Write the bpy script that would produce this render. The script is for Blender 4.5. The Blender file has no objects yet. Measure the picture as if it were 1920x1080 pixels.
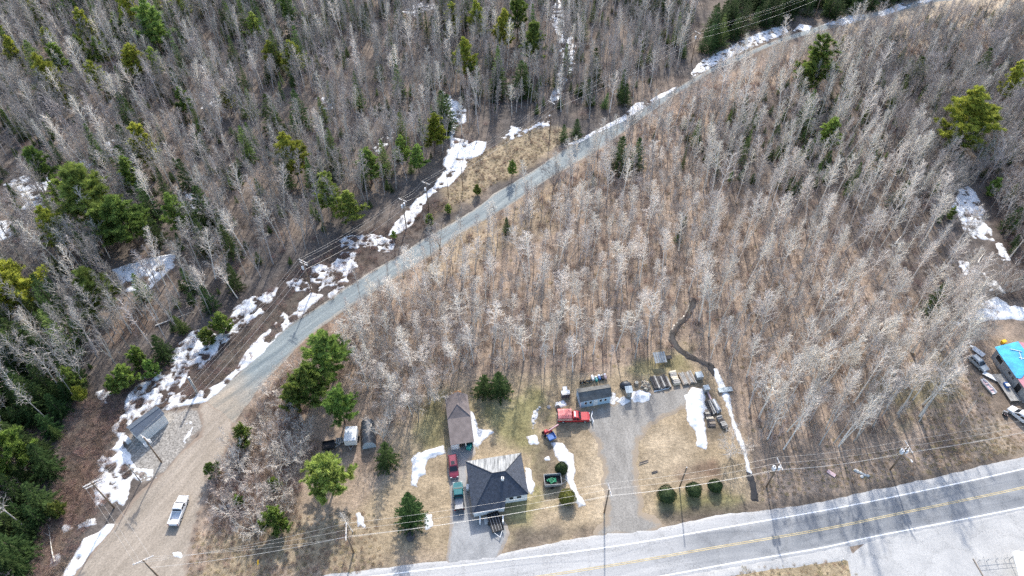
import bpy, bmesh, math, random
import numpy as np
from mathutils import Vector, Matrix, Euler

R = math.radians
random.seed(7)
RNG = np.random.default_rng(11)
scene = bpy.context.scene
COL = scene.collection

# ------------------------------------------------------------------ camera, sky, sun, exposure
CAM_H, PITCH, FPX = 120.0, R(46.0), 1280.0
cam_d = bpy.data.cameras.new("camera")
cam_d.sensor_width = 36.0
cam_d.lens = 36.0 * FPX / 1920.0
cam_d.clip_end = 6000
cam = bpy.data.objects.new("camera", cam_d)
cam.location = (0, 0, CAM_H)
cam.rotation_euler = (math.pi / 2 - PITCH, 0, 0)
COL.objects.link(cam)
scene.camera = cam

SUN_EL, SUN_AZ = R(33.0), R(5.0)          # azimuth measured from +Y towards +X
world = bpy.data.worlds.new("World")
scene.world = world
world.use_nodes = True
wn = world.node_tree
bg = wn.nodes["Background"]
sky = wn.nodes.new("ShaderNodeTexSky")
sky.sky_type = 'NISHITA'
sky.sun_disc = False
sky.sun_elevation = SUN_EL
sky.sun_rotation = SUN_AZ
sky.air_density = 1.0
sky.dust_density = 2.0
wn.links.new(sky.outputs[0], bg.inputs[0])
bg.inputs[1].default_value = 0.15
sun_d = bpy.data.lights.new("sun", 'SUN')
sun_d.energy = 2.7
sun_d.angle = R(1.2)
sun_d.color = (1.0, 0.95, 0.88)
sun = bpy.data.objects.new("sun", sun_d)
sd = Vector((math.sin(SUN_AZ) * math.cos(SUN_EL), math.cos(SUN_AZ) * math.cos(SUN_EL), math.sin(SUN_EL)))
sun.rotation_euler = sd.to_track_quat('Z', 'Y').to_euler()
sun.location = (0, 0, 200)
COL.objects.link(sun)
vs = scene.view_settings
vs.view_transform = 'Standard'
vs.look = 'None'
vs.exposure = 1.2
vs.gamma = 1.0
vs.use_curve_mapping = False
scene.cycles.max_bounces = 6
scene.cycles.transparent_max_bounces = 6
scene.cycles.use_denoising = False

# ------------------------------------------------------------------ picture -> place
CP, SP = math.cos(PITCH), math.sin(PITCH)
def px(u, v, z=0.0):
    a, b = (u - 960) / FPX, (v - 540) / FPX
    d = Vector((a, CP - b * SP, -SP - b * CP))
    t = (z - CAM_H) / d.z
    return Vector((d.x * t, d.y * t, z))
def pxs(pts, z=0.0):
    return [tuple(px(u, v, z)[:2]) for u, v in pts]
def heading(p, q):
    return math.atan2(q[1] - p[1], q[0] - p[0])

# ------------------------------------------------------------------ numpy noise
def _hash(ix, iy, seed):
    h = (ix.astype(np.int64) * 374761393 + iy.astype(np.int64) * 668265263 + seed * 974634777) & 0xFFFFFFFF
    h = ((h ^ (h >> 13)) * 1274126177) & 0xFFFFFFFF
    return ((h ^ (h >> 16)) & 0xFFFF) / 65535.0
def vnoise(x, y, seed=0):
    ix, iy = np.floor(x), np.floor(y)
    fx, fy = x - ix, y - iy
    fx = fx * fx * (3 - 2 * fx); fy = fy * fy * (3 - 2 * fy)
    a = _hash(ix, iy, seed); b = _hash(ix + 1, iy, seed); c = _hash(ix, iy + 1, seed); d = _hash(ix + 1, iy + 1, seed)
    return (a * (1 - fx) + b * fx) * (1 - fy) + (c * (1 - fx) + d * fx) * fy
def fbm(x, y, scale, seed=0, octs=4):
    s, amp, tot = 0.0, 1.0, 0.0
    f = 1.0 / scale
    for o in range(octs):
        s = s + amp * vnoise(x * f + 13.7 * o, y * f - 7.1 * o, seed + o)
        tot += amp; amp *= 0.55; f *= 2.03
    return s / tot - 0.5
def sdist(X, Y, poly):
    """signed distance to a polygon, positive inside"""
    P = np.array(poly, float); Q = np.roll(P, -1, 0)
    best = np.full(X.shape, 1e18); inside = np.zeros(X.shape, bool)
    for (x0, y0), (x1, y1) in zip(P, Q):
        dx, dy = x1 - x0, y1 - y0
        l2 = dx * dx + dy * dy + 1e-12
        t = np.clip(((X - x0) * dx + (Y - y0) * dy) / l2, 0, 1)
        best = np.minimum(best, (X - x0 - t * dx) ** 2 + (Y - y0 - t * dy) ** 2)
        if y0 != y1:
            c = ((y0 > Y) != (y1 > Y)) & (X < dx * (Y - y0) / (y1 - y0) + x0)
            inside ^= c
    d = np.sqrt(best)
    return np.where(inside, d, -d)
def inside(p, poly):
    return sdist(np.array([p[0]]), np.array([p[1]]), poly)[0] > 0
def catmull(pts, n=8):
    out = []
    P = [np.array(p, float) for p in pts]
    P = [2 * P[0] - P[1]] + P + [2 * P[-1] - P[-2]]
    for i in range(1, len(P) - 2):
        for k in range(n):
            t = k / n
            a, b, c, d = P[i - 1], P[i], P[i + 1], P[i + 2]
            out.append(0.5 * (2 * b + (c - a) * t + (2 * a - 5 * b + 4 * c - d) * t * t + (3 * b - a - 3 * c + d) * t ** 3))
    out.append(P[-2])
    return out

# ------------------------------------------------------------------ materials
def mat(name, col, rough=0.8, var=0.25, scale=1.5, spec=0.3, metal=0.0, col2=None, bump=0.0, rand=0.0, trans=0.0, detail=4.0, coords='Object', stretch=None, coat=0.0):
    """procedural principled material: base colour broken up by noise (and per-object chance)"""
    m = bpy.data.materials.new(name); m.use_nodes = True
    nt = m.node_tree; N = nt.nodes; L = nt.links
    b = N["Principled BSDF"]
    b.inputs["Roughness"].default_value = rough
    b.inputs["Metallic"].default_value = metal
    b.inputs["Specular IOR Level"].default_value = spec
    b.inputs["Coat Weight"].default_value = coat
    tc = N.new("ShaderNodeTexCoord")
    src = tc.outputs[coords]
    if stretch:
        mp = N.new("ShaderNodeMapping"); mp.inputs["Scale"].default_value = stretch
        L.new(src, mp.inputs[0]); src = mp.outputs[0]
    nz = N.new("ShaderNodeTexNoise"); nz.inputs["Scale"].default_value = scale; nz.inputs["Detail"].default_value = detail
    nz.inputs["Roughness"].default_value = 0.65
    L.new(src, nz.inputs["Vector"])
    rp = N.new("ShaderNodeValToRGB")
    c1 = [c * (1 - var) for c in col]; c2 = [min(1, c * (1 + var)) for c in (col2 or col)]
    rp.color_ramp.elements[0].position = 0.32; rp.color_ramp.elements[0].color = (*c1, 1)
    rp.color_ramp.elements[1].position = 0.68; rp.color_ramp.elements[1].color = (*c2, 1)
    L.new(nz.outputs[0], rp.inputs[0])
    out = rp.outputs[0]
    if rand:
        oi = N.new("ShaderNodeObjectInfo")
        hs = N.new("ShaderNodeHueSaturation")
        mr = N.new("ShaderNodeMapRange"); mr.inputs[3].default_value = 1 - rand; mr.inputs[4].default_value = 1 + rand
        L.new(oi.outputs["Random"], mr.inputs[0]); L.new(mr.outputs[0], hs.inputs["Value"])
        m2 = N.new("ShaderNodeMath"); m2.operation = 'MULTIPLY'; m2.inputs[1].default_value = 17.31
        fr = N.new("ShaderNodeMath"); fr.operation = 'FRACT'
        mr2 = N.new("ShaderNodeMapRange"); mr2.inputs[3].default_value = 0.5 - rand * 0.07; mr2.inputs[4].default_value = 0.5 + rand * 0.07
        L.new(oi.outputs["Random"], m2.inputs[0]); L.new(m2.outputs[0], fr.inputs[0]); L.new(fr.outputs[0], mr2.inputs[0]); L.new(mr2.outputs[0], hs.inputs["Hue"])
        L.new(out, hs.inputs["Color"]); out = hs.outputs[0]
    L.new(out, b.inputs["Base Color"])
    if bump:
        bp = N.new("ShaderNodeBump"); bp.inputs["Strength"].default_value = bump; bp.inputs["Distance"].default_value = 0.05
        L.new(nz.outputs[0], bp.inputs["Height"]); L.new(bp.outputs[0], b.inputs["Normal"])
    if trans:
        tl = N.new("ShaderNodeBsdfTranslucent"); L.new(out, tl.inputs["Color"])
        mx = N.new("ShaderNodeMixShader"); mx.inputs[0].default_value = trans
        L.new(b.outputs[0], mx.inputs[1]); L.new(tl.outputs[0], mx.inputs[2]); L.new(mx.outputs[0], N["Material Output"].inputs[0])
    return m

M = {}
M['snow'] = mat('snow', (.62, .64, .66), .6, .14, .5, .2, col2=(.74, .76, .78), bump=.9, detail=8, coords='Object')
def snow_margin(m, col=(.26, .235, .215), k=.25, lo=.11, hi=.23, sc=2.2):
    nt = m.node_tree; N, L = nt.nodes, nt.links; b = N["Principled BSDF"]; src = b.inputs["Base Color"].links[0].from_socket
    at = N.new("ShaderNodeAttribute"); at.attribute_name = "depth"; tc = N.new("ShaderNodeTexCoord"); nz = N.new("ShaderNodeTexNoise"); nz.inputs["Scale"].default_value = sc; nz.inputs["Detail"].default_value = 6
    L.new(tc.outputs["Object"], nz.inputs["Vector"]); ad = N.new("ShaderNodeMath"); ad.operation = 'MULTIPLY_ADD'; ad.inputs[1].default_value = k; L.new(nz.outputs[0], ad.inputs[0]); L.new(at.outputs["Fac"], ad.inputs[2])
    mr = N.new("ShaderNodeMapRange"); mr.inputs[1].default_value = lo; mr.inputs[2].default_value = hi; L.new(ad.outputs[0], mr.inputs[0])
    mx = N.new("ShaderNodeMix"); mx.data_type = 'RGBA'; mx.inputs[6].default_value = (*col, 1); L.new(mr.outputs[0], mx.inputs[0]); L.new(src, mx.inputs[7]); L.new(mx.outputs[2], b.inputs["Base Color"])
M['snow_dirty'] = mat('dirty_snow', (.55, .55, .54), .6, .3, .35, .3, col2=(.78, .79, .8), bump=.8, detail=8)
snow_margin(M['snow']); snow_margin(M['snow_dirty'])
M['aspen'] = mat('aspen_bark', (.76, .71, .63), .85, .22, 1.2, .2, rand=.18)
M['aspen_twig'] = mat('aspen_twig', (.60, .545, .48), .9, .2, .8, .15, rand=.22)
M['hard'] = mat('hardwood_bark', (.41, .38, .35), .9, .25, 1.2, .2, rand=.4)
M['hard_twig'] = mat('hardwood_twig', (.34, .31, .285), .9, .2, .8, .15, rand=.4)
M['sap_twig'] = mat('sapling_twig', (.42, .345, .305), .9, .2, .8, .15, rand=.3)
M['brush'] = mat('brush_stem', (.29, .205, .165), .9, .25, .9, .15, rand=.35)
M['dead_grass'] = mat('dead_grass', (.34, .26, .16), .9, .3, .9, .1, rand=.3)
M['larch'] = mat('larch_twig', (.33, .21, .12), .9, .2, .8, .15, rand=.2)
M['conif_trunk'] = mat('conifer_bark', (.12, .09, .07), .9, .3, 2)
M['spruce'] = mat('spruce_needles', (.07, .115, .04), .85, .35, .9, .08, col2=(.12, .18, .05), rand=.3, trans=.25)
M['fir'] = mat('fir_needles', (.028, .056, .019), .85, .35, .9, .08, col2=(.05, .085, .027), rand=.3, trans=.2)
M['pine'] = mat('pine_needles', (.135, .20, .05), .8, .45, .9, .1, col2=(.27, .35, .09), rand=.3, trans=.35)
M['pine_yellow'] = mat('yellow_pine_needles', (.25, .29, .05), .8, .4, .9, .1, col2=(.40, .43, .08), rand=.15, trans=.35)
M['pale_twig'] = mat('pale_shrub_twig', (.52, .465, .41), .9, .2, .8, .15, rand=.2)
M['shrub'] = mat('clipped_yew', (.03, .06, .018), .7, .4, 2.5, .3, col2=(.06, .09, .03), rand=.2, trans=.15)
M['shrub_yellow'] = mat('yellow_shrub', (.10, .11, .025), .7, .4, 2.5, .3, col2=(.16, .16, .03), trans=.2)
M['pole'] = mat('pole_wood', (.23, .17, .12), .85, .3, 1.5, .2, stretch=(3, 3, .4))
M['pole_grey'] = mat('weathered_pole', (.33, .32, .30), .85, .3, 1.5, .2, stretch=(3, 3, .4))
M['arm'] = mat('crossarm_wood', (.62, .58, .54), .8, .2, 2)
M['alu'] = mat('aluminium', (.62, .62, .62), .45, .1, 3, .5, metal=.6)
M['wire'] = mat('wire', (.50, .49, .47), .5, .1, 1, .5, metal=.3)
M['xfmr'] = mat('transformer_grey', (.68, .70, .72), .5, .1, 3)
M['shingle'] = mat('navy_shingles', (.042, .05, .068), .5, .45, 2.2, .5, stretch=(1, 1, 1), bump=.3, detail=8)
M['pale_slope'] = mat('pale_streaked_slope', (.10, .115, .13), .6, .5, 1.0, .3, col2=(.25, .26, .265), stretch=(3.0, .25, .25), detail=6)
M['slate'] = mat('hut_roof', (.075, .095, .125), .5, .2, 1.5, .5)
M['brownroof'] = mat('brown_shingles', (.16, .135, .13), .75, .25, .8, .3, bump=.2, detail=8)
M['greyroof'] = mat('grey_shingles', (.10, .105, .105), .7, .35, .9, .3, bump=.2, detail=8)
M['white'] = mat('white_paint', (.78, .78, .77), .6, .06, 2)
M['siding'] = mat('pale_siding', (.68, .68, .66), .7, .08, 2)
M['blue_siding'] = mat('pale_blue_siding', (.38, .52, .62), .7, .1, 2)
M['grey_siding'] = mat('grey_siding', (.33, .33, .33), .8, .15, 2)
M['glass'] = mat('window_glass', (.02, .024, .03), .08, .1, 1, .6)
M['dark'] = mat('black_metal', (.02, .02, .022), .55, .3, 2)
M['rubber'] = mat('rubber', (.022, .022, .022), .8, .2, 3)
M['steel'] = mat('grey_steel', (.34, .35, .36), .5, .2, 2, .5, metal=.3)
M['wood'] = mat('weathered_wood', (.30, .25, .20), .9, .3, 1.5, .2, stretch=(1, 6, 6))
M['wood_grey'] = mat('grey_lumber', (.33, .32, .30), .9, .35, 1.5, .2)
M['wood_pale'] = mat('fresh_cut_wood', (.66, .58, .45), .85, .25, 3, .2)
M['wood_dark'] = mat('tarred_timber', (.075, .07, .07), .85, .4, 2, .2)
M['orange_wood'] = mat('orange_split_wood', (.50, .26, .12), .9, .3, 3, .2)
M['car_white'] = mat('white_car_paint', (.75, .76, .77), .25, .04, 1, .5, coat=.6)
M['car_burg'] = mat('burgundy_car_paint', (.20, .022, .045), .28, .08, 1, .5, coat=.6)
M['car_teal'] = mat('teal_car_paint', (.015, .13, .14), .28, .08, 1, .5, coat=.6)
M['car_red'] = mat('red_truck_paint', (.42, .018, .025), .3, .1, 1, .5, coat=.5)
M['red_canvas'] = mat('faded_red_canvas', (.62, .14, .14), .7, .2, 1.5, col2=(.66, .27, .25))
M['car_grey'] = mat('silver_car_paint', (.33, .36, .38), .3, .08, 1, .5, coat=.5)
M['chrome'] = mat('chrome', (.7, .7, .7), .2, .05, 1, .5, metal=.9)
M['lamp_red'] = mat('tail_lamp_red', (.35, .01, .01), .25, .05, 1, .5)
M['lamp_clear'] = mat('head_lamp_lens', (.75, .76, .76), .12, .05, 1, .6)
M['amber'] = mat('amber_lens', (.6, .22, .02), .25, .05, 1, .5)
M['blue_paint'] = mat('blue_machine_paint', (.03, .12, .36), .45, .25, 2, .4)
M['red_paint'] = mat('red_machine_paint', (.45, .04, .05), .45, .25, 2, .4)
M['yellow'] = mat('yellow_sign', (.75, .46, .02), .5, .08, 2)
M['tarp_blue'] = mat('blue_tarp', (.01, .30, .62), .45, .2, .5, .5, col2=(.02, .45, .72), bump=.4)
M['pinkroof'] = mat('faded_red_metal_roof', (.46, .20, .24), .55, .12, 1)
M['tarp_black'] = mat('black_blue_tarp', (.035, .045, .06), .5, .3, 1.2, .5, bump=.5, stretch=(1, 4, 1))
M['clear_poly'] = mat('milky_plastic', (.45, .52, .58), .3, .15, 2, .5)
M['green'] = mat('green_plastic', (.03, .28, .14), .5, .2, 2)
M['teal'] = mat('teal_plastic', (.03, .27, .26), .5, .2, 2)
M['rock'] = mat('field_stone', (.30, .28, .26), .9, .3, 1.5, .3, bump=.5, rand=.2)
M['concrete'] = mat('concrete', (.50, .50, .48), .85, .15, 1.5, bump=.2)
M['pink'] = mat('pale_pink_board', (.62, .45, .45), .8, .1, 2)
M['bridge'] = mat('pale_grey_planks', (.45, .50, .52), .8, .2, 2)

# ------------------------------------------------------------------ object helpers
def link(o, parent=None):
    COL.objects.link(o)
    if parent is not None:
        o.parent = parent
    return o
def tag(o, label=None, cat=None, group=None, kind=None):
    if label: o["label"] = label
    if cat: o["category"] = cat
    if group: o["group"] = group
    if kind: o["kind"] = kind
    return o
def empty(name, loc, rz=0.0, label=None, cat=None, group=None):
    e = bpy.data.objects.new(name, None)
    e.location = loc; e.rotation_euler = (0, 0, rz); e.empty_display_size = 0.2
    link(e)
    return tag(e, label, cat, group)
def mesh_obj(name, verts, faces, m, parent=None, smooth=False):
    me = bpy.data.meshes.new(name)
    me.from_pydata([tuple(v) for v in verts], [], faces)
    ms = m if isinstance(m, (list, tuple)) else [m]
    for k in ms: me.materials.append(M[k] if isinstance(k, str) else k)
    if smooth: me.polygons.foreach_set("use_smooth", [True] * len(me.polygons))
    me.update()
    return link(bpy.data.objects.new(name, me), parent)

class MB:
    """collects shapes and links them as one mesh object"""
    def __init__(s): s.v = []; s.f = []
    def add(s, vs, fs):
        n = len(s.v); s.v += [Vector(v) for v in vs]; s.f += [tuple(i + n for i in f) for f in fs]; return s
    def box(s, c, d, rz=0.0, rx=0.0, ry=0.0, taper=1.0):
        hx, hy, hz = d[0] / 2, d[1] / 2, d[2] / 2
        mt = Matrix.Translation(c) @ Euler((rx, ry, rz)).to_matrix().to_4x4()
        vs = [(-hx, -hy, -hz), (hx, -hy, -hz), (hx, hy, -hz), (-hx, hy, -hz)] + [(x * taper, y * taper, hz) for x, y in ((-hx, -hy), (hx, -hy), (hx, hy), (-hx, hy))]
        return s.add([mt @ Vector(v) for v in vs], [(3, 2, 1, 0), (4, 5, 6, 7), (0, 1, 5, 4), (1, 2, 6, 5), (2, 3, 7, 6), (3, 0, 4, 7)])
    def tube(s, p, q, r0, r1=None, n=8, caps=True):
        r1 = r0 if r1 is None else r1
        p, q = Vector(p), Vector(q); d = (q - p).normalized()
        a = d.orthogonal().normalized(); b = d.cross(a)
        vs = [p + (a * math.cos(2 * math.pi * k / n) + b * math.sin(2 * math.pi * k / n)) * r0 for k in range(n)]
        vs += [q + (a * math.cos(2 * math.pi * k / n) + b * math.sin(2 * math.pi * k / n)) * r1 for k in range(n)]
        fs = [(k, (k + 1) % n, n + (k + 1) % n, n + k) for k in range(n)]
        if caps: fs += [tuple(range(n))[::-1], tuple(range(n, 2 * n))]
        return s.add(vs, fs)
    def path(s, pts, r, n=6):
        for p, q in zip(pts, pts[1:]): s.tube(p, q, r, r, n)
        return s
    def loft(s, rings, caps=True):
        n = len(rings[0]); base = []
        for r in rings: base += list(r)
        fs = []
        for i in range(len(rings) - 1):
            for k in range(n):
                fs.append((i * n + k, i * n + (k + 1) % n, (i + 1) * n + (k + 1) % n, (i + 1) * n + k))
        if caps: fs += [tuple(range(n))[::-1], tuple(range((len(rings) - 1) * n, len(rings) * n))]
        return s.add(base, fs)
    def quad(s, a, b, c, d): return s.add([a, b, c, d], [(0, 1, 2, 3)])
    def slab(s, pts, t):
        """polygon given by points, thickened downwards"""
        n = len(pts); lo = [Vector(p) - Vector((0, 0, t)) for p in pts]
        return s.add(list(pts) + lo, [tuple(range(n)), tuple(range(n, 2 * n))[::-1]] + [(k, n + k, n + (k + 1) % n, (k + 1) % n) for k in range(n)])
    def build(s, name, m, parent=None, smooth=False, bevel=0.0):
        o = mesh_obj(name, s.v, s.f, m, parent, smooth)
        bm = bmesh.new(); bm.from_mesh(o.data); bmesh.ops.recalc_face_normals(bm, faces=bm.faces)
        if bevel: bmesh.ops.bevel(bm, geom=bm.edges[:], offset=bevel, segments=2, affect='EDGES', clamp_overlap=True)
        bm.to_mesh(o.data); bm.free()
        return o

# ------------------------------------------------------------------ sheets and snow from fields
SPECKS = []
def field_sheet(name, polys, m, res=0.5, amp=0.6, nscale=3.0, z0=0.02, slope=0.15, thick=0.02, seed=0, world=False, bumps=0.0, holes=None, bscale=0.8, specks=0.0):
    """a sheet with an uneven edge; several polygons unite; it dips below the ground at its edge"""
    if not world: polys = [pxs(p) for p in polys]
    allp = np.array([q for p in polys for q in p])
    x0, y0 = allp.min(0) - 2.0; x1, y1 = allp.max(0) + 2.0
    nx, ny = int((x1 - x0) / res) + 2, int((y1 - y0) / res) + 2
    X, Y = np.meshgrid(x0 + np.arange(nx) * res, y0 + np.arange(ny) * res)
    f = np.full(X.shape, -1e9)
    for p in polys: f = np.maximum(f, sdist(X, Y, p))
    f = f + fbm(X, Y, nscale, seed) * 2 * amp
    if holes is not None:                                        # (strength, scale): melted-through spots
        h = fbm(X, Y, holes[1], seed + 50, 3)
        f = np.minimum(f, (h - holes[0] + .09) * holes[1] * 1.6)
    if specks:                                                   # round bare spots where brush stands through the snow
        rs = np.random.default_rng(seed + 500)
        for _ in range(int((x1 - x0) * (y1 - y0) * specks)):
            cx, cy, r = rs.uniform(x0, x1), rs.uniform(y0, y1), rs.choice((.3, .45, .6, .9, 1.3), p=(.15, .25, .3, .2, .1))
            i0, i1 = max(0, int((cx - x0 - 2.2) / res)), int((cx - x0 + 2.2) / res) + 1; j0, j1 = max(0, int((cy - y0 - 2.2) / res)), int((cy - y0 + 2.2) / res) + 1
            dd = np.hypot(X[j0:j1, i0:i1] - cx, (Y[j0:j1, i0:i1] - cy) * rs.uniform(.7, 1.3)) - r * (1 + 1.6 * fbm(X[j0:j1, i0:i1], Y[j0:j1, i0:i1], 1.1, seed))
            f[j0:j1, i0:i1] = np.minimum(f[j0:j1, i0:i1], dd)
            if r > .4 and max(sdist(np.array([cx]), np.array([cy]), p)[0] for p in polys) > .2: SPECKS.append((cx, cy, r))
    Z = z0 + np.clip(f * slope, -0.12, thick)
    if bumps: Z = Z + np.where(f > 0, np.clip(f, 0, 1) * bumps * (fbm(X, Y, bscale, seed + 9) * 2), 0)
    keep = (f > -res * 1.5)
    kq = keep[:-1, :-1] | keep[1:, :-1] | keep[:-1, 1:] | keep[1:, 1:]
    idx = np.arange(nx * ny).reshape(ny, nx)
    q = np.stack([idx[:-1, :-1][kq], idx[:-1, 1:][kq], idx[1:, 1:][kq], idx[1:, :-1][kq]], 1)
    used, inv = np.unique(q, return_inverse=True)
    V = np.stack([X.ravel(), Y.ravel(), Z.ravel()], 1)[used]
    o = np_mesh(name, V, inv.reshape(-1, 4), m)
    a = o.data.attributes.new("depth", 'FLOAT', 'POINT'); a.data.foreach_set("value", np.clip(f.ravel()[used] / 2.0, 0, 1).astype(np.float32))
    return o
def np_mesh(name, V, F, m, parent=None, smooth=True):
    me = bpy.data.meshes.new(name)
    k = F.shape[1]
    me.vertices.add(len(V)); me.vertices.foreach_set("co", V.astype(np.float32).ravel())
    me.loops.add(F.size); me.loops.foreach_set("vertex_index", F.astype(np.int32).ravel())
    me.polygons.add(len(F)); me.polygons.foreach_set("loop_start", np.arange(len(F), dtype=np.int32) * k)
    me.polygons.foreach_set("use_smooth", np.full(len(F), smooth))
    me.materials.append(M[m] if isinstance(m, str) else m)
    me.update(calc_edges=True); me.validate()
    return link(bpy.data.objects.new(name, me), parent)

# ------------------------------------------------------------------ ground sheet with its own soil, litter and grass colours
def ground_material():
    m = bpy.data.materials.new("forest_floor"); m.use_nodes = True
    nt = m.node_tree; N = nt.nodes; L = nt.links
    b = N["Principled BSDF"]; b.inputs["Roughness"].default_value = 0.95; b.inputs["Specular IOR Level"].default_value = 0.12
    at = N.new("ShaderNodeAttribute"); at.attribute_name = "soil"
    tc = N.new("ShaderNodeTexCoord")
    prev = at.outputs["Color"]
    hs = []
    for sc, lo, hi, det in ((0.35, .72, 1.28, 5), (1.6, .62, 1.38, 6), (6.0, .55, 1.45, 4)):
        nz = N.new("ShaderNodeTexNoise"); nz.inputs["Scale"].default_value = sc; nz.inputs["Detail"].default_value = det; nz.inputs["Roughness"].default_value = .7
        L.new(tc.outputs["Object"], nz.inputs["Vector"])
        mr = N.new("ShaderNodeMapRange"); mr.inputs[1].default_value = .28; mr.inputs[2].default_value = .72; mr.inputs[3].default_value = lo; mr.inputs[4].default_value = hi
        L.new(nz.outputs[0], mr.inputs[0])
        mx = N.new("ShaderNodeMix"); mx.data_type = 'RGBA'; mx.blend_type = 'MULTIPLY'; mx.inputs[0].default_value = 1
        L.new(prev, mx.inputs[6]); L.new(mr.outputs[0], mx.inputs[7]); prev = mx.outputs[2]; hs.append(nz)
    L.new(prev, b.inputs["Base Color"])
    bp = N.new("ShaderNodeBump"); bp.inputs["Strength"].default_value = .8; bp.inputs["Distance"].default_value = .15
    L.new(hs[1].outputs[0], bp.inputs["Height"]); L.new(bp.outputs[0], b.inputs["Normal"])
    return m
M['ground'] = ground_material()
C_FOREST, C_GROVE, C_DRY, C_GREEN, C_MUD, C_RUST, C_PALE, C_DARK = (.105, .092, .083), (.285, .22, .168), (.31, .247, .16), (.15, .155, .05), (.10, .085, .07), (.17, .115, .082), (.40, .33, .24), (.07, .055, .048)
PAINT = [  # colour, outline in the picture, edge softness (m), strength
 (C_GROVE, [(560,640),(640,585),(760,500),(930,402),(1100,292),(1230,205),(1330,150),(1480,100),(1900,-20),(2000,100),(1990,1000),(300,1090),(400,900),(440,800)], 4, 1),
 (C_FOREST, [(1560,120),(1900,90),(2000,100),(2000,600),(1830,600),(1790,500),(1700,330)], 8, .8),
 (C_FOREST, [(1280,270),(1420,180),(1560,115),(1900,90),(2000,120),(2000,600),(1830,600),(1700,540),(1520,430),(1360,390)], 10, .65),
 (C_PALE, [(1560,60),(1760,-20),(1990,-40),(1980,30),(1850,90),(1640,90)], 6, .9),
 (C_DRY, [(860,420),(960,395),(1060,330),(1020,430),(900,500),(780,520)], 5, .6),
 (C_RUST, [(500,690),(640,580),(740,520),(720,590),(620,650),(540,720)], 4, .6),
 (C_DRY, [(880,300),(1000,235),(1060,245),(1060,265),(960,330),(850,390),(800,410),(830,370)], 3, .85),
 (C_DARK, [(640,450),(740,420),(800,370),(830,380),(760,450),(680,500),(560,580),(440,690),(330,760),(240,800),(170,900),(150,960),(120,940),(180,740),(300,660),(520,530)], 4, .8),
 (C_MUD, [(390,690),(520,570),(560,540),(600,560),(520,600),(440,690)], 2, .8),
 (C_RUST, [(120,890),(180,840),(190,900),(180,960),(130,1000),(100,1080),(60,1090)], 3, .7),
 (C_RUST, [(140,740),(230,740),(220,800),(160,850)], 3, .4),
 (C_RUST, [(270,560),(300,570),(290,620),(260,630),(190,650),(200,620)], 2, .5),
 (C_DRY, [(840,720),(1180,690),(1280,650),(1340,700),(1420,940),(1240,980),(720,1070),(380,1090),(370,1000),(660,880),(740,820)], 4, .8),
 (C_GROVE, [(400,860),(640,840),(700,800),(740,880),(700,940),(560,960),(400,1000)], 4, .8),
 (C_RUST, [(640,800),(720,800),(700,880),(650,900)], 3, .45),
 (C_GREEN, [(785,760),(830,735),(838,800),(835,840),(800,850),(780,810)], 2.5, .5),
 (C_GREEN, [(885,745),(960,735),(1040,740),(1020,790),(1010,850),(960,840),(900,810)], 4, .6),
 (C_GREEN, [(995,850),(1020,870),(1015,960),(990,1000),(950,985),(960,930),(1000,930)], 3, .6),
 (C_GREEN, [(1225,935),(1360,920),(1400,940),(1380,960),(1240,965)], 2, .6),
 (C_GREEN, [(1190,665),(1300,650),(1290,690),(1180,705)], 3, .45),
 (C_GREEN, [(1640,730),(1780,680),(1800,740),(1700,800)], 5, .4),
 (C_MUD, [(955,990),(1010,990),(1125,978),(1130,1002),(1060,1012),(965,1030)], 2, .8),
 (C_MUD, [(1225,962),(1400,940),(1560,925),(1760,880),(1920,835),(1930,850),(1760,905),(1560,945),(1250,990)], 1.2, .75),
 (C_DARK, [(1735,820),(1780,790),(1830,810),(1800,860),(1740,850)], 3, .6),
 (C_DARK, [(1865,845),(1900,845),(1905,865),(1875,865)], 2, .6),
 (C_MUD, [(1005,830),(1040,830),(1050,900),(1010,920),(1000,880)], 2, .6),
 (C_MUD, [(600,830),(700,790),(700,850),(620,860)], 2, .5),
 (C_RUST, [(1265,875),(1335,865),(1345,890),(1280,900)], 1.5, .9),
 (C_PALE, [(1200,820),(1300,800),(1310,890),(1220,920)], 4, .45),
 (C_PALE, [(1110,820),(1130,820),(1150,960),(1120,975),(1095,900)], 2, .5),
 (C_PALE, [(840,830),(880,700),(850,735)], 1, .2),
 (C_MUD, [(1290,720),(1345,720),(1360,800),(1330,830)], 2, .6),
 (C_DRY, [(1380,1064),(1590,1048),(1640,1130),(1380,1130)], 1, 1),
 (C_DARK, [(1845,300),(1960,300),(1960,580),(1880,560),(1860,450)], 4, .8),
 (C_DRY, [(1870,640),(1960,640),(1960,660),(1880,660)], 2, .7),
 (C_MUD, [(1830,690),(1960,690),(1960,790),(1870,790)], 3, .6),
 (C_PALE, [(1810,790),(1870,790),(1920,860),(1820,860)], 3, .55),
]
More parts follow.
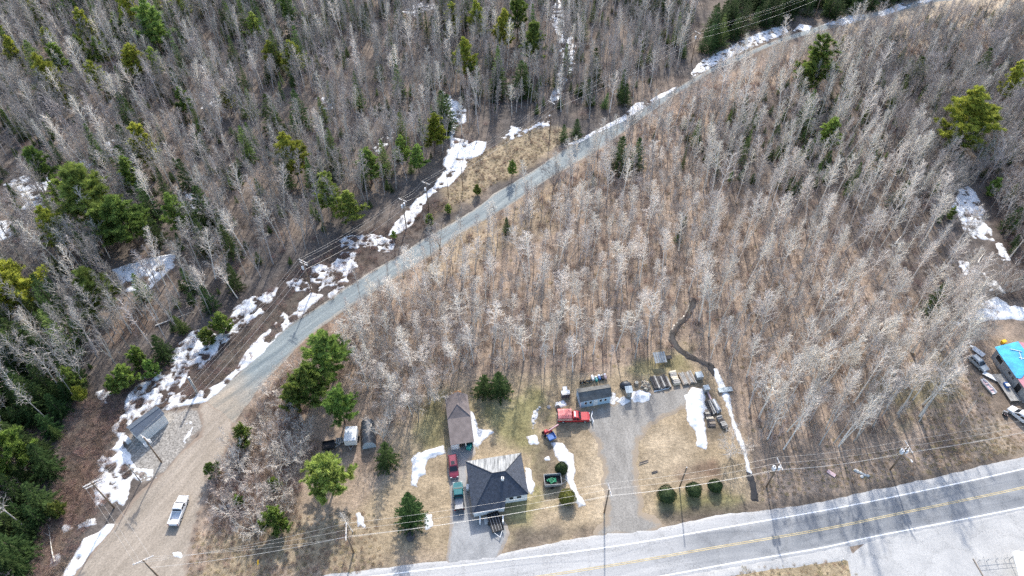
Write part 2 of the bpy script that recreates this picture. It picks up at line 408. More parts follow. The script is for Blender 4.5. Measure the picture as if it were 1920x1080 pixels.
def build_ground():
    res = 0.8
    xs = np.arange(-215, 215.1, res); ys = np.arange(30, 330.1, res)
    X, Y = np.meshgrid(xs, ys)
    col = np.empty(X.shape + (3,)); col[:] = C_FOREST
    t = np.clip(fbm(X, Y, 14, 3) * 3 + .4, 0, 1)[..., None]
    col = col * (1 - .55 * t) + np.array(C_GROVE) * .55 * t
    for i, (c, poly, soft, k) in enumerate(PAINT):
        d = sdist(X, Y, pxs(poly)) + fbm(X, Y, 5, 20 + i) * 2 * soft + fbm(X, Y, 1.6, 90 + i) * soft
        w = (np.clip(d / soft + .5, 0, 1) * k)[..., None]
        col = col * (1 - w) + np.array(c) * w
    big = (1 + .35 * fbm(X, Y, 9, 77) + .55 * fbm(X, Y, 2.6, 78) + .3 * fbm(X, Y, 1.7, 79, 2))[..., None]
    col = col * big
    Z = -0.03 + 0.05 * fbm(X, Y, 2.0, 31)
    ny, nx = X.shape
    idx = np.arange(nx * ny).reshape(ny, nx)
    F = np.stack([idx[:-1, :-1].ravel(), idx[:-1, 1:].ravel(), idx[1:, 1:].ravel(), idx[1:, :-1].ravel()], 1)
    V = np.stack([X.ravel(), Y.ravel(), Z.ravel()], 1)
    # skirt out to the horizon
    ring = np.array([(-215, 30), (215, 30), (215, 330), (-215, 330)], float)
    big_r = np.array([(-3000, -3000), (3000, -3000), (3000, 3500), (-3000, 3500)], float)
    n0 = len(V)
    corner = [idx[0, 0], idx[0, -1], idx[-1, -1], idx[-1, 0]]
    V = np.vstack([V, np.c_[ring, np.full(4, -.06)], np.c_[big_r, np.full(4, -.06)]])
    Fs = [[n0 + k, n0 + (k + 1) % 4, n0 + 4 + (k + 1) % 4, n0 + 4 + k] for k in range(4)]
    F = np.vstack([F, np.array(Fs)])
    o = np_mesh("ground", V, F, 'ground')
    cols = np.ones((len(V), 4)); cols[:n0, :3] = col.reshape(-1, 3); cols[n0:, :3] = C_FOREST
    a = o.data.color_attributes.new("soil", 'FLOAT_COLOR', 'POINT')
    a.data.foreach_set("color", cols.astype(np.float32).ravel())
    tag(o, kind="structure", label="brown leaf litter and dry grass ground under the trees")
    return o
build_ground()

# ------------------------------------------------------------------ roads
def road_mat(name, c1, c2, rough, scale, stretch, spec=.5, fine=.25, crack=0.0):
    m = bpy.data.materials.new(name); m.use_nodes = True
    nt = m.node_tree; N = nt.nodes; L = nt.links; b = N["Principled BSDF"]
    b.inputs["Roughness"].default_value = rough; b.inputs["Specular IOR Level"].default_value = spec
    tc = N.new("ShaderNodeTexCoord"); mp = N.new("ShaderNodeMapping"); mp.vector_type = 'TEXTURE'; mp.inputs["Scale"].default_value = [1 / c for c in stretch[0]]; mp.inputs["Rotation"].default_value = (0, 0, stretch[1])
    L.new(tc.outputs["Object"], mp.inputs[0])
    n1 = N.new("ShaderNodeTexNoise"); n1.inputs["Scale"].default_value = scale; n1.inputs["Detail"].default_value = 6; n1.inputs["Roughness"].default_value = .65
    L.new(mp.outputs[0], n1.inputs["Vector"])
    rp = N.new("ShaderNodeValToRGB"); rp.color_ramp.elements[0].position = .33; rp.color_ramp.elements[1].position = .67
    rp.color_ramp.elements[0].color = (*c1, 1); rp.color_ramp.elements[1].color = (*c2, 1); L.new(n1.outputs[0], rp.inputs[0])
    n2 = N.new("ShaderNodeTexNoise"); n2.inputs["Scale"].default_value = 3.0; n2.inputs["Detail"].default_value = 6; L.new(tc.outputs["Object"], n2.inputs["Vector"])
    mr = N.new("ShaderNodeMapRange"); mr.inputs[1].default_value = .3; mr.inputs[2].default_value = .7; mr.inputs[3].default_value = 1 - fine; mr.inputs[4].default_value = 1 + fine
    L.new(n2.outputs[0], mr.inputs[0])
    mx = N.new("ShaderNodeMix"); mx.data_type = 'RGBA'; mx.blend_type = 'MULTIPLY'; mx.inputs[0].default_value = 1
    L.new(rp.outputs[0], mx.inputs[6]); L.new(mr.outputs[0], mx.inputs[7]); out = mx.outputs[2]
    if crack:
        vo = N.new("ShaderNodeTexVoronoi"); vo.feature = 'DISTANCE_TO_EDGE'; vo.inputs["Scale"].default_value = .13
        wv = N.new("ShaderNodeVectorMath"); wv.operation = 'MULTIPLY_ADD'; wv.inputs[1].default_value = (3, 3, 3)
        L.new(n2.outputs["Color"], wv.inputs[0]); L.new(tc.outputs["Object"], wv.inputs[2]); L.new(wv.outputs[0], vo.inputs["Vector"])
        cr = N.new("ShaderNodeMapRange"); cr.inputs[1].default_value = .004; cr.inputs[2].default_value = .016; cr.inputs[3].default_value = 1 - crack; cr.inputs[4].default_value = 1
        L.new(vo.outputs[0], cr.inputs[0])
        m2 = N.new("ShaderNodeMix"); m2.data_type = 'RGBA'; m2.blend_type = 'MULTIPLY'; m2.inputs[0].default_value = 1
        L.new(out, m2.inputs[6]); L.new(cr.outputs[0], m2.inputs[7]); out = m2.outputs[2]
    L.new(out, b.inputs["Base Color"])
    bp = N.new("ShaderNodeBump"); bp.inputs["Strength"].default_value = .25; bp.inputs["Distance"].default_value = .03
    L.new(n2.outputs[0], bp.inputs["Height"]); L.new(bp.outputs[0], b.inputs["Normal"])
    return m
HWY_ANG = heading(px(1120, 1064), px(1683, 963))
GRV_ANG = heading(px(560, 640), px(1080, 285))
M['asphalt'] = road_mat('salted_asphalt', (.285, .29, .295), (.41, .41, .405), .55, .35, ((.10, 1.6, 1), HWY_ANG), fine=.12, crack=.35)
M['apron'] = road_mat('pale_worn_asphalt', (.33, .33, .325), (.44, .435, .42), .6, .25, ((1, 1, 1), 0), fine=.1, crack=.3)
M['gravel'] = road_mat('blue_grey_gravel', (.105, .138, .155), (.225, .258, .26), .8, .6, ((.06, 1.1, 1), GRV_ANG), fine=.25)
M['dirt'] = road_mat('tan_dirt', (.24, .205, .165), (.36, .31, .255), .85, .4, ((.2, 1.2, 1), R(62)), fine=.2, spec=.2)
M['yard_gravel'] = road_mat('yard_gravel', (.18, .17, .155), (.29, .275, .25), .8, .35, ((1.4, .4, 1), 0), fine=.25, spec=.3)
M['pad'] = road_mat('crushed_stone', (.20, .185, .165), (.33, .31, .28), .9, 1.2, ((1, 1, 1), 0), fine=.5, spec=.2)
M['drive'] = road_mat('wet_driveway', (.16, .165, .17), (.30, .305, .305), .45, .35, ((1, .6, 1), 0), fine=.15)
snow_margin(M['yard_gravel'], (.27, .22, .165), .7, .42, .75, .9); snow_margin(M['dirt'], (.24, .19, .15), .6, .32, .6, .8); snow_margin(M['pad'], (.2, .165, .135), .6, .3, .55, 1.0); snow_margin(M['drive'], (.25, .21, .17), .35, .16, .32, 1.2)
M['line_white'] = mat('white_road_paint', (.80, .80, .79), .6, .12, 1.2)
M['line_yellow'] = mat('yellow_road_paint', (.50, .38, .17), .6, .3, .8, col2=(.52, .44, .27))
M['water'] = mat('brook_water', (.03, .027, .024), .12, .3, 1, .5)

hwy_up = [(480,1103),(631,1078),(800,1057),(930,1043),(1040,1020),(1135,1001),(1250,990),(1353,967),(1445,958),(1535,945),(1639,921),(1745,900),(1850,874),(1920,858),(2150,800)]
hwy_lo = [(2150,905),(1920,958),(1639,1013),(1540,1034),(1379,1063),(1265,1083),(1130,1105),(700,1175),(440,1215)]
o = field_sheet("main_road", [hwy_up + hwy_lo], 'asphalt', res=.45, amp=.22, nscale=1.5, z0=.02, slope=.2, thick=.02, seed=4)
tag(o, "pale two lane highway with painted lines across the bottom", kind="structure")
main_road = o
def salt_shade_attribute(o):  # lanes darker towards the right, with tree shade put into the asphalt colour
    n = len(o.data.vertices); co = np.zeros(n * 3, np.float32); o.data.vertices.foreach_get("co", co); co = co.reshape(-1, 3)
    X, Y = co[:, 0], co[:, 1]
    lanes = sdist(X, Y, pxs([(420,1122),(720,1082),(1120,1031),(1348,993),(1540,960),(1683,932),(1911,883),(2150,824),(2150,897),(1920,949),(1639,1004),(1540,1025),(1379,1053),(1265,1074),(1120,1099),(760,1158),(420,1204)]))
    lane_shade = np.clip(lanes / .5 + .5, 0, 1) * np.clip((X - 14) / 34 + fbm(X, Y, 9, 5) * 1.2, 0, 1)
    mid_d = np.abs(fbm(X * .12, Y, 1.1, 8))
    salt_shade = 1 - lane_shade * (.75 + .6 * fbm(X, Y, 2.5, 9))
    a = o.data.attributes.new("salt_shade", 'FLOAT', 'POINT'); a.data.foreach_set("value", np.clip(salt_shade, 0, 1).astype(np.float32))
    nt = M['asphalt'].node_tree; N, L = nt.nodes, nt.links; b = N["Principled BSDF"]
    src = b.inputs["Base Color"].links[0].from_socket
    at = N.new("ShaderNodeAttribute"); at.attribute_name = "salt_shade"
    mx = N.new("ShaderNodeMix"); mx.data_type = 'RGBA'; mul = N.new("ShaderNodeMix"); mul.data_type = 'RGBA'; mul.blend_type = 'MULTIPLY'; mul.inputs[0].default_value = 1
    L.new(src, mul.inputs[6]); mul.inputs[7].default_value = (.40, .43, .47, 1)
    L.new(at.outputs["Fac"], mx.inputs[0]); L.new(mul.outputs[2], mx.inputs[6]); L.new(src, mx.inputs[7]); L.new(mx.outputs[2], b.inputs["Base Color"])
salt_shade_attribute(main_road)
o = field_sheet("parking_apron", [[(1590,1046),(1639,1010),(1920,955),(2150,902),(2150,1250),(1640,1250),(1600,1085)], [(440,1215),(1130,1103),(1379,1062),(1590,1022),(1600,1046),(1380,1075),(1130,1140),(440,1260)]], 'apron', res=.5, amp=.2, nscale=2, z0=.012, slope=.2, thick=.015, seed=5)
tag(o, "pale worn asphalt apron beside the highway at bottom right", kind="structure")
def ribbon(name, pts, w, m, parent=None, z=.05, off=0.0, breaks=None):
    P = [np.array(p[:2]) for p in pts]; vs, fs = [], []
    for i, p in enumerate(P):
        t = P[min(i + 1, len(P) - 1)] - P[max(i - 1, 0)]; t = t / np.linalg.norm(t); n = np.array((-t[1], t[0]))
        a, b = p + n * (off + w / 2), p + n * (off - w / 2)
        vs += [(a[0], a[1], z), (b[0], b[1], z)]
    for i in range(len(P) - 1): fs.append((2 * i, 2 * i + 1, 2 * i + 3, 2 * i + 2))
    return mesh_obj(name, vs, fs, m, parent)
def pxpath(pts, n=6): return catmull(pxs(pts), n)
up_line = pxpath([(420,1118),(720,1078),(1120,1029),(1348,991),(1540,958),(1683,930),(1911,881),(2150,822)])
mid_line = pxpath([(420,1160),(760,1118),(1120,1064.5),(1327,1029),(1540,993),(1683,963.5),(1920,914),(2150,860)])
low_line = pxpath([(420,1206),(760,1160),(1120,1101),(1265,1076),(1379,1055),(1540,1027.5),(1639,1006),(1920,951),(2150,899)])
ribbon("edge_line", up_line, .2, 'line_white', main_road)
ribbon("edge_line", low_line, .2, 'line_white', main_road)
ribbon("centre_line", mid_line, .13, 'line_yellow', main_road, off=.14)
ribbon("centre_line", mid_line, .13, 'line_yellow', main_road, off=-.14)

g_up = [(394,792),(388,754),(418,732),(460,690),(500,650),(537,617),(567,596),(618,563),(648,540),(670,527),(720,497),(757,475),(800,447),(847,420),(887,396),(938,357),(1000,322),(1036,296),(1080,269),(1118,249),(1164,228),(1208,201),(1268,167),(1351,119),(1403,97),(1470,70),(1540,48),(1620,28),(1700,8),(1790,-18)]
g_lo = [(1860,-5),(1760,2),(1640,32),(1540,57),(1450,83),(1330,136),(1273,172),(1237,198),(1206,219),(1164,249),(1138,270),(1080,303),(1006,348),(964,377),(923,403),(853,441),(813,473),(740,518),(700,545),(634,587),(600,611),(567,639),(536,670),(494,714),(473,742),(452,768),(432,800)]
o = field_sheet("gravel_road", [g_up + g_lo], 'gravel', res=.5, amp=.45, nscale=2.5, z0=.02, slope=.15, thick=.02, seed=6)
tag(o, "blue grey gravel road climbing diagonally through the woods", kind="structure")
def tan_attribute(o):
    n = len(o.data.vertices); co = np.zeros(n * 3, np.float32); o.data.vertices.foreach_get("co", co); co = co.reshape(-1, 3); X, Y = co[:, 0], co[:, 1]
    a0, a1 = px(520, 640), px(415, 775); d = (a1 - a0); L2 = d.length
    t = ((X - a0.x) * d.x + (Y - a0.y) * d.y) / L2 / L2
    edge = sdist(X, Y, pxs(g_up + g_lo))
    w = np.clip((t - .35) / .55 + fbm(X, Y, 4, 17) * .9, 0, 1)
    w = np.maximum(w, np.clip(.55 - edge / .8 + fbm(X, Y, 1.5, 18), 0, .7))
    a = o.data.attributes.new("tan", 'FLOAT', 'POINT'); a.data.foreach_set("value", np.clip(w, 0, 1).astype(np.float32))
    nt = M['gravel'].node_tree; N, L = nt.nodes, nt.links; b = N["Principled BSDF"]; src = b.inputs["Base Color"].links[0].from_socket
    at = N.new("ShaderNodeAttribute"); at.attribute_name = "tan"; mx = N.new("ShaderNodeMix"); mx.data_type = 'RGBA'
    mul = N.new("ShaderNodeMix"); mul.data_type = 'RGBA'; mul.blend_type = 'MULTIPLY'; mul.inputs[0].default_value = 1; mul.inputs[7].default_value = (1.65, 1.2, .92, 1)
    L.new(src, mul.inputs[6]); L.new(at.outputs["Fac"], mx.inputs[0]); L.new(src, mx.inputs[6]); L.new(mul.outputs[2], mx.inputs[7]); L.new(mx.outputs[2], b.inputs["Base Color"])
tan_attribute(o)
o = field_sheet("dirt_road", [[(90,1150),(140,1080),(175,1035),(216,985),(262,925),(305,888),(345,845),(377,818),(380,790),(372,770),(385,752),(400,762),(425,778),(437,794),(428,838),(402,882),(388,930),(368,985),(357,1030),(345,1090),(330,1150)]], 'dirt', res=.45, amp=.5, nscale=2, z0=.028, slope=.12, thick=.022, seed=7)
tag(o, "tan dirt road widening towards the bottom left corner", kind="structure")
o = field_sheet("stone_pad", [[(236,830),(262,800),(300,772),(372,768),(380,800),(345,842),(310,886),(270,905),(245,880)]], 'pad', res=.3, amp=.6, nscale=1.2, z0=.022, slope=.15, thick=.014, seed=8)
tag(o, "crushed stone pad around the utility hut", kind="structure")
o = field_sheet("yard_drive", [[(1115,1008),(1140,970),(1133,900),(1124,830),(1104,805),(1100,770),(1180,745),(1290,722),(1303,748),(1265,772),(1212,800),(1194,825),(1192,900),(1202,960),(1240,985),(1225,1004)]], 'yard_gravel', res=.4, amp=1.0, nscale=2.2, z0=.022, slope=.12, thick=.014, seed=9)
tag(o, "grey gravel drive from the highway to the blue shed", kind="structure")
o = field_sheet("house_drive", [[(838,1068),(846,1000),(848,940),(843,890),(843,840),(888,832),(889,850),(872,866),(876,920),(885,970),(945,980),(952,1000),(930,1050),(900,1062)]], 'drive', res=.3, amp=.3, nscale=1.5, z0=.022, slope=.15, thick=.012, seed=10)
tag(o, "dark asphalt drive beside the hip roofed house", kind="structure")

# ------------------------------------------------------------------ brook
bk = catmull(pxs([(1300,560),(1290,590),(1262,622),(1268,650),(1300,672),(1328,684),(1342,702)]), 6)
def strip_poly(P, w):
    L_, R_ = [], []
    for i, p in enumerate(P):
        t = P[min(i + 1, len(P) - 1)] - P[max(i - 1, 0)]; t = t / np.linalg.norm(t); n = np.array((-t[1], t[0]))
        L_.append(tuple(p + n * w / 2)); R_.append(tuple(p - n * w / 2))
    return L_ + R_[::-1]
field_sheet("brook", [strip_poly(bk, 1.1)], 'water', res=.2, amp=.45, nscale=1.0, z0=.012, slope=.15, thick=.012, seed=61, world=True)["kind"] = "structure"
bk2 = catmull(pxs([(1405,885),(1411,910),(1415,938)]), 5)
field_sheet("brook", [strip_poly(bk2, .7)], 'water', res=.2, amp=.3, nscale=.8, z0=.012, slope=.15, thick=.012, seed=62, world=True)["kind"] = "structure"

# ------------------------------------------------------------------ snow
SNOW = [ # outline, material, edge amp, noise scale, (hole threshold, hole scale), thickness, label
 ([(828,170),(845,178),(872,205),(873,228),(855,236),(848,258),(872,262),(912,266),(905,288),(880,300),(870,320),(850,342),(830,352),(812,364),(795,382),(785,400),(770,424),(745,438),(728,442),(738,420),(758,400),(778,375),(800,362),(815,345),(835,320),(832,300),(840,285),(845,255),(835,225),(833,200)], 'snow', .9, 2.2, (-0.17, 1.20), .25, "long snow drift under the power line beside the gravel road"),
 ([(942,258),(962,236),(992,244),(1012,228),(1032,214),(1034,236),(1000,242),(960,264)], 'snow', 1.2, 1.6, (0.03, 1.12), .18, "broken snow patches above the dry clearing by the road"),
 ([(1030,185),(1040,160),(1053,165),(1050,186),(1036,192)], 'snow', .6, 1.8, (-0.16, 1.12), .2, "snow patch at the foot of the tall line pole"),
 ([(1055,8),(1060,58),(1076,70),(1080,112),(1068,142),(1056,170),(1044,152),(1054,110),(1042,62),(1028,22),(1048,0)], 'snow', 1.2, 1.8, (0.03, 1.35), .18, "thin broken snow strip running up the forest trail"),
 ([(636,448),(662,440),(702,438),(735,448),(745,470),(722,474),(690,466),(640,464)], 'snow', 1.0, 1.5, (-0.01, 0.98), .2, "patchy snow in the ditch left of the gravel road"),
 ([(583,500),(598,494),(618,500),(639,472),(672,472),(668,503),(648,518),(653,527),(648,540),(620,560),(616,552),(630,533),(594,548),(602,531),(583,529)], 'snow', .8, 1.6, (-0.04, 1.05), .2, "snow clumps beside the bend of the gravel road"),
 ([(536,530),(548,522),(568,521),(583,533),(582,546),(555,546)], 'snow', .8, 1.3, (0.01, 0.90), .2, "small snow patch below the middle line pole"),
 ([(583,549),(608,552),(588,572),(545,607),(530,621),(492,664),(462,688),(432,714),(402,741),(385,753),(345,762),(305,769),(318,745),(345,733),(372,733),(410,719),(444,688),(470,648),(500,620),(518,603),(531,586),(541,595),(559,578),(561,567)], 'snow', .5, 1.8, (-0.18, 1.05), .3, "snow bank along the edge of the gravel road"),
 ([(358,623),(384,614),(410,630),(429,604),(436,575),(470,558),(505,543),(522,538),(514,560),(497,585),(470,602),(444,623),(408,653),(399,673),(379,692),(355,697),(344,719),(330,738),(345,752),(305,769),(262,782),(240,792),(232,760),(238,742),(256,721),(262,706),(292,697),(310,695),(314,680),(310,669),(325,654),(340,640)], 'snow', .9, 2.0, (-0.04, 1.27), .25, "blotchy melting snow along the power line clearing"),
 ([(176,735),(196,728),(214,738),(206,755),(190,756)], 'snow', .6, 1.4, (-0.11, 0.90), .2, "small snow patch left of the shrubs by the clearing"),
 ([(208,800),(236,775),(250,785),(236,812),(233,830),(245,858),(262,880),(288,878),(290,897),(265,907),(247,890),(242,925),(232,950),(215,942),(180,952),(176,920),(185,885),(178,865),(205,845),(222,825)], 'snow', .7, 1.8, (-0.13, 1.12), .25, "snow field below the utility hut"),
 ([(114,992),(122,980),(138,992),(179,968),(182,984),(155,988),(122,1008)], 'snow', .7, 1.4, (-0.07, 0.98), .2, "thin snow band in the rusty grass at lower left"),
 ([(217,981),(206,999),(175,1034),(140,1078),(110,1092),(134,1049),(157,1011),(183,998),(200,984)], 'snow', .4, 1.6, (-0.21, 1.05), .3, "wedge of snow along the dirt road edge"),
 ([(94,1043),(114,1035),(114,1055),(96,1060)], 'snow', .6, 1.2, (-0.09, 0.90), .2, "small snow spot at the lower left forest edge"),
 ([(212,506),(255,490),(300,478),(328,479),(324,502),(302,522),(287,538),(265,550),(235,547),(220,527)], 'snow', .9, 2.5, (-0.18, 1.35), .25, "snow filled clearing among the bare trees at left"),
 ([(10,345),(45,328),(92,328),(97,347),(80,362),(88,392),(42,392),(38,362)], 'snow', 1.2, 1.8, (0.01, 1.12), .2, "broken snow left of the big pine cluster"),
 ([(-20,412),(32,415),(30,440),(-20,458)], 'snow', 1.0, 1.8, (0.01, 1.12), .2, "snow patch at the left edge of the forest"),
 ([(192,265),(225,260),(230,290),(205,294)], 'snow', 1.2, 1.6, (0.04, 1.05), .2, "snow scraps between trunks above the big pines"),
 ([(148,300),(180,298),(177,320),(150,320)], 'snow', 1.0, 1.6, (0.04, 1.05), .2, "snow scraps just above the large pine crown"),
 ([(348,360),(382,373),(388,407),(360,403)], 'snow', 1.2, 1.6, (0.03, 1.05), .2, "snow scraps right of the pale pine"),
 ([(372,205),(410,180),(445,148),(450,170),(402,206)], 'snow', 1.4, 1.8, (0.09, 1.05), .2, "thin snow line among the trunks at upper left"),
 ([(695,282),(735,238),(740,260),(712,290)], 'snow', 1.2, 1.6, (0.05, 1.05), .2, "snow scraps between trunks above the green pines"),
 ([(592,180),(628,186),(618,212),(600,206)], 'snow', 1.2, 1.6, (0.07, 1.05), .2, "snow scraps deep in the upper forest"),
 ([(745,20),(790,4),(830,10),(775,30)], 'snow', 1.2, 1.6, (0.07, 1.20), .2, "snow scraps near the top of the forest"),
 ([(1066,270),(1120,243),(1165,219),(1193,193),(1208,190),(1206,199),(1225,184),(1272,160),(1264,170),(1210,202),(1165,230),(1120,251),(1080,271)], 'snow', .5, 1.6, (-0.15, 0.98), .3, "narrow snow bank on the upper edge of the gravel road"),
 ([(1296,136),(1320,110),(1360,92),(1410,66),(1450,52),(1474,46),(1478,60),(1442,76),(1400,92),(1350,117),(1300,145)], 'snow', .7, 1.8, (-0.05, 1.20), .3, "ragged snow bank below the dark conifers by the upper road"),
 ([(1486,58),(1500,45),(1523,49),(1516,62)], 'snow', .5, 1.6, (-0.11, 1.05), .3, "short snow bank under the dark conifers at top"),
 ([(1543,46),(1600,25),(1622,28),(1616,38),(1580,48)], 'snow', .5, 1.6, (-0.19, 1.05), .3, "snow bank beside the upper road near the top"),
 ([(1644,24),(1690,5),(1708,10),(1682,22),(1650,31)], 'snow', .4, 1.6, (-0.21, 1.05), .3, "bright snow wedge beside the upper road"),
 ([(1714,6),(1745,-8),(1775,-12),(1740,6)], 'snow', .4, 1.6, (-0.21, 1.05), .3, "snow wedge at the top edge by the road"),
 ([(1785,387),(1798,355),(1815,348),(1832,362),(1844,395),(1842,412),(1857,430),(1866,452),(1830,447),(1808,432),(1798,410)], 'snow', .9, 2.2, (-0.08, 1.20), .25, "shaded snow gully at the right edge of the woods"),
 ([(1866,456),(1880,456),(1896,490),(1880,488)], 'snow', .6, 1.6, (-0.06, 0.98), .2, "snow strip below the right hand gully"),
 ([(1796,486),(1815,492),(1836,512),(1805,518)], 'snow', .8, 1.6, (0.01, 0.98), .2, "small shaded snow patch among grey shrubs at right"),
 ([(1845,512),(1870,528),(1884,548),(1855,545)], 'snow', .8, 1.4, (0.03, 0.90), .2, "snow scraps above the snow bank at right"),
 ([(1814,590),(1832,568),(1870,556),(1895,570),(1920,577),(1990,584),(1990,606),(1900,598),(1860,600),(1816,607)], 'snow', .7, 2.0, (-0.21, 1.20), .3, "bright snow bank behind the house with the blue tarp"),
 ([(770,860),(780,849),(815,841),(831,836),(835,850),(802,862),(795,875),(799,889),(786,895),(781,912),(771,910),(773,880)], 'snow', .3, 1.0, None, .35, "angular snow bank on the lawn left of the garage"),
 ([(882,768),(890,778),(896,803),(927,810),(905,826),(896,840),(885,832)], 'snow', .35, .9, (-0.27, 0.68), .25, "snow patch against the right side of the garage"),
 ([(1034,828),(1055,830),(1073,854),(1080,880),(1074,905),(1087,930),(1099,948),(1085,951),(1072,927),(1061,897),(1057,872),(1040,852)], 'snow_dirty', .3, 1.1, None, .7, "long plowed snow ridge beside the open trailer"),
 ([(1283,742),(1298,726),(1320,730),(1325,765),(1320,788),(1327,832),(1322,842),(1307,836),(1304,810),(1288,786)], 'snow', .3, 1.1, None, .8, "big plowed snow pile beside the dark timber stacks"),
 ([(1180,747),(1184,734),(1205,731),(1222,740),(1216,752),(1190,757)], 'snow', .25, .8, None, .7, "rounded snow pile in front of the log heap"),
 ([(1156,751),(1170,742),(1182,752),(1166,762)], 'snow', .2, .7, None, .7, "small grey snow mound beside the blue shed"),
 ([(1143,738),(1150,735),(1160,748),(1150,762),(1143,755)], 'snow', .3, .6, (-0.11, 0.52), .3, "snow strip at the end wall of the blue shed"),
 ([(1038,757),(1056,750),(1063,760),(1046,769)], 'snow', .25, .7, None, .5, "small snow heap behind the red truck"),
 ([(1334,688),(1345,690),(1358,722),(1368,742),(1378,790),(1395,830),(1405,872),(1409,888),(1402,884),(1392,845),(1375,806),(1364,765),(1352,735)], 'snow', .22, .8, None, .3, "narrow snow filled brook channel beside the footbridge"),
 ([(984,876),(993,879),(1002,910),(997,930),(988,918)], 'snow', .2, .7, None, .4, "snow strip along the right wall of the hip roofed house"),
 ([(988,819),(1004,815),(1010,833),(995,834)], 'snow', .3, .7, None, .3, "small snow patch on the lawn behind the house"),
 ([(1000,770),(1010,765),(1007,785),(999,803),(997,790)], 'snow', .4, .8, (-0.03, 0.52), .2, "trail of snow scraps on the lawn"),
 ([(668,961),(677,961),(686,990),(671,986)], 'snow', .25, .6, None, .3, "small snow patch beside the leaning bare tree by the road"),
 ([(797,966),(809,964),(813,986),(797,993)], 'snow', .3, .8, None, .25, "small snow patch right of the dark spruce"),
 ([(320,1034),(346,1034),(342,1049),(326,1046)], 'snow', .3, .8, None, .3, "snow heap beside the dirt road below the white pickup"),
 ([(345,790),(360,787),(364,800),(351,832),(341,832),(352,806)], 'snow', .4, .8, (-0.06, 0.60), .25, "curved snow scrap on the stone pad"),
 ([(1020,858),(1030,855),(1031,862),(1022,864)], 'snow', .1, .5, None, .3, "tiny snow lump above the open trailer"),
 ([(1780,605),(1800,598),(1812,606),(1800,614)], 'snow', .5, .8, (0.04, 0.60), .2, "snow scrap at the edge of the grove at right"),
]
SNOW_W = []
for i, (poly, m, amp, ns, holes, th, lab) in enumerate(SNOW):
    o = field_sheet("snow_patch", [poly], m, res=.28 if poly[0][1] > 350 else .4, amp=max(amp, .42), nscale=ns, z0=-.01, slope=.35, thick=th, seed=100 + i, bumps=.25 if th > .3 else .08, holes=holes, specks=(.15 if i in (8, 10, 5, 6, 4, 9) else .06 if i in (0, 7, 1, 11, 25) else .05 if holes else 0.0))
    tag(o, lab, kind="stuff")
    SNOW_W.append(pxs(poly))

# ------------------------------------------------------------------ vegetation prototypes
class TB:
    def __init__(s): s.v = []; s.f = []
    def frustum(s, p, q, r0, r1, n):
        d = q - p
        l = d.length
        if l < 1e-6: return
        d = d / l
        a = (Vector((0, 0, 1)).cross(d) if abs(d.z) < .9 else Vector((1, 0, 0)).cross(d)).normalized(); b = d.cross(a)
        k0 = len(s.v)
        cs = [(math.cos(2 * math.pi * k / n), math.sin(2 * math.pi * k / n)) for k in range(n)]
        s.v += [p + (a * c + b * t) * r0 for c, t in cs]
        if r1 < 0.003:
            s.v.append(q)
            s.f += [(k0 + k, k0 + (k + 1) % n, k0 + n) for k in range(n)]
        else:
            s.v += [q + (a * c + b * t) * r1 for c, t in cs]
            s.f += [(k0 + k, k0 + (k + 1) % n, k0 + n + (k + 1) % n, k0 + n + k) for k in range(n)]
    def tri(s, a, b, c):
        k = len(s.v); s.v += [a, b, c]; s.f.append((k, k + 1, k + 2))
    def mesh(s, name, m, smooth=False):
        me = bpy.data.meshes.new(name)
        me.from_pydata([tuple(v) for v in s.v], [], s.f)
        me.materials.append(M[m])
        if smooth: me.polygons.foreach_set("use_smooth", [True] * len(me.polygons))
        me.update(); return me
def limb(tb, p, d, L, r, n, up, rng, sides, wob=.12, tip=.0):
    """a bending branch; returns its nodes"""
    nodes = [(p, d, r)]
    q, dd = p.copy(), d.copy()
    for i in range(n):
        dd = (dd + Vector((rng.uniform(-wob, wob), rng.uniform(-wob, wob), up + rng.uniform(-wob, wob) * .5))).normalized()
        r1 = r * (1 - (i + 1) / n * (1 - tip)) if i < n - 1 or tip else 0.0
        q2 = q + dd * (L / n)
        r0 = nodes[-1][2]
        tb.frustum(q, q2, r0, r1, sides)
        q = q2; nodes.append((q, dd, r1))
    return nodes
def at_node(nodes, t):
    x = t * (len(nodes) - 1); i = min(int(x), len(nodes) - 2); f = x - i
    return nodes[i][0].lerp(nodes[i + 1][0], f), nodes[i][1], nodes[i][2] * (1 - f) + nodes[i + 1][2] * f
def side_dir(d, az, ang):
    a = d.orthogonal().normalized(); b = d.cross(a)
    return (d * math.cos(ang) + (a * math.cos(az) + b * math.sin(az)) * math.sin(ang)).normalized()
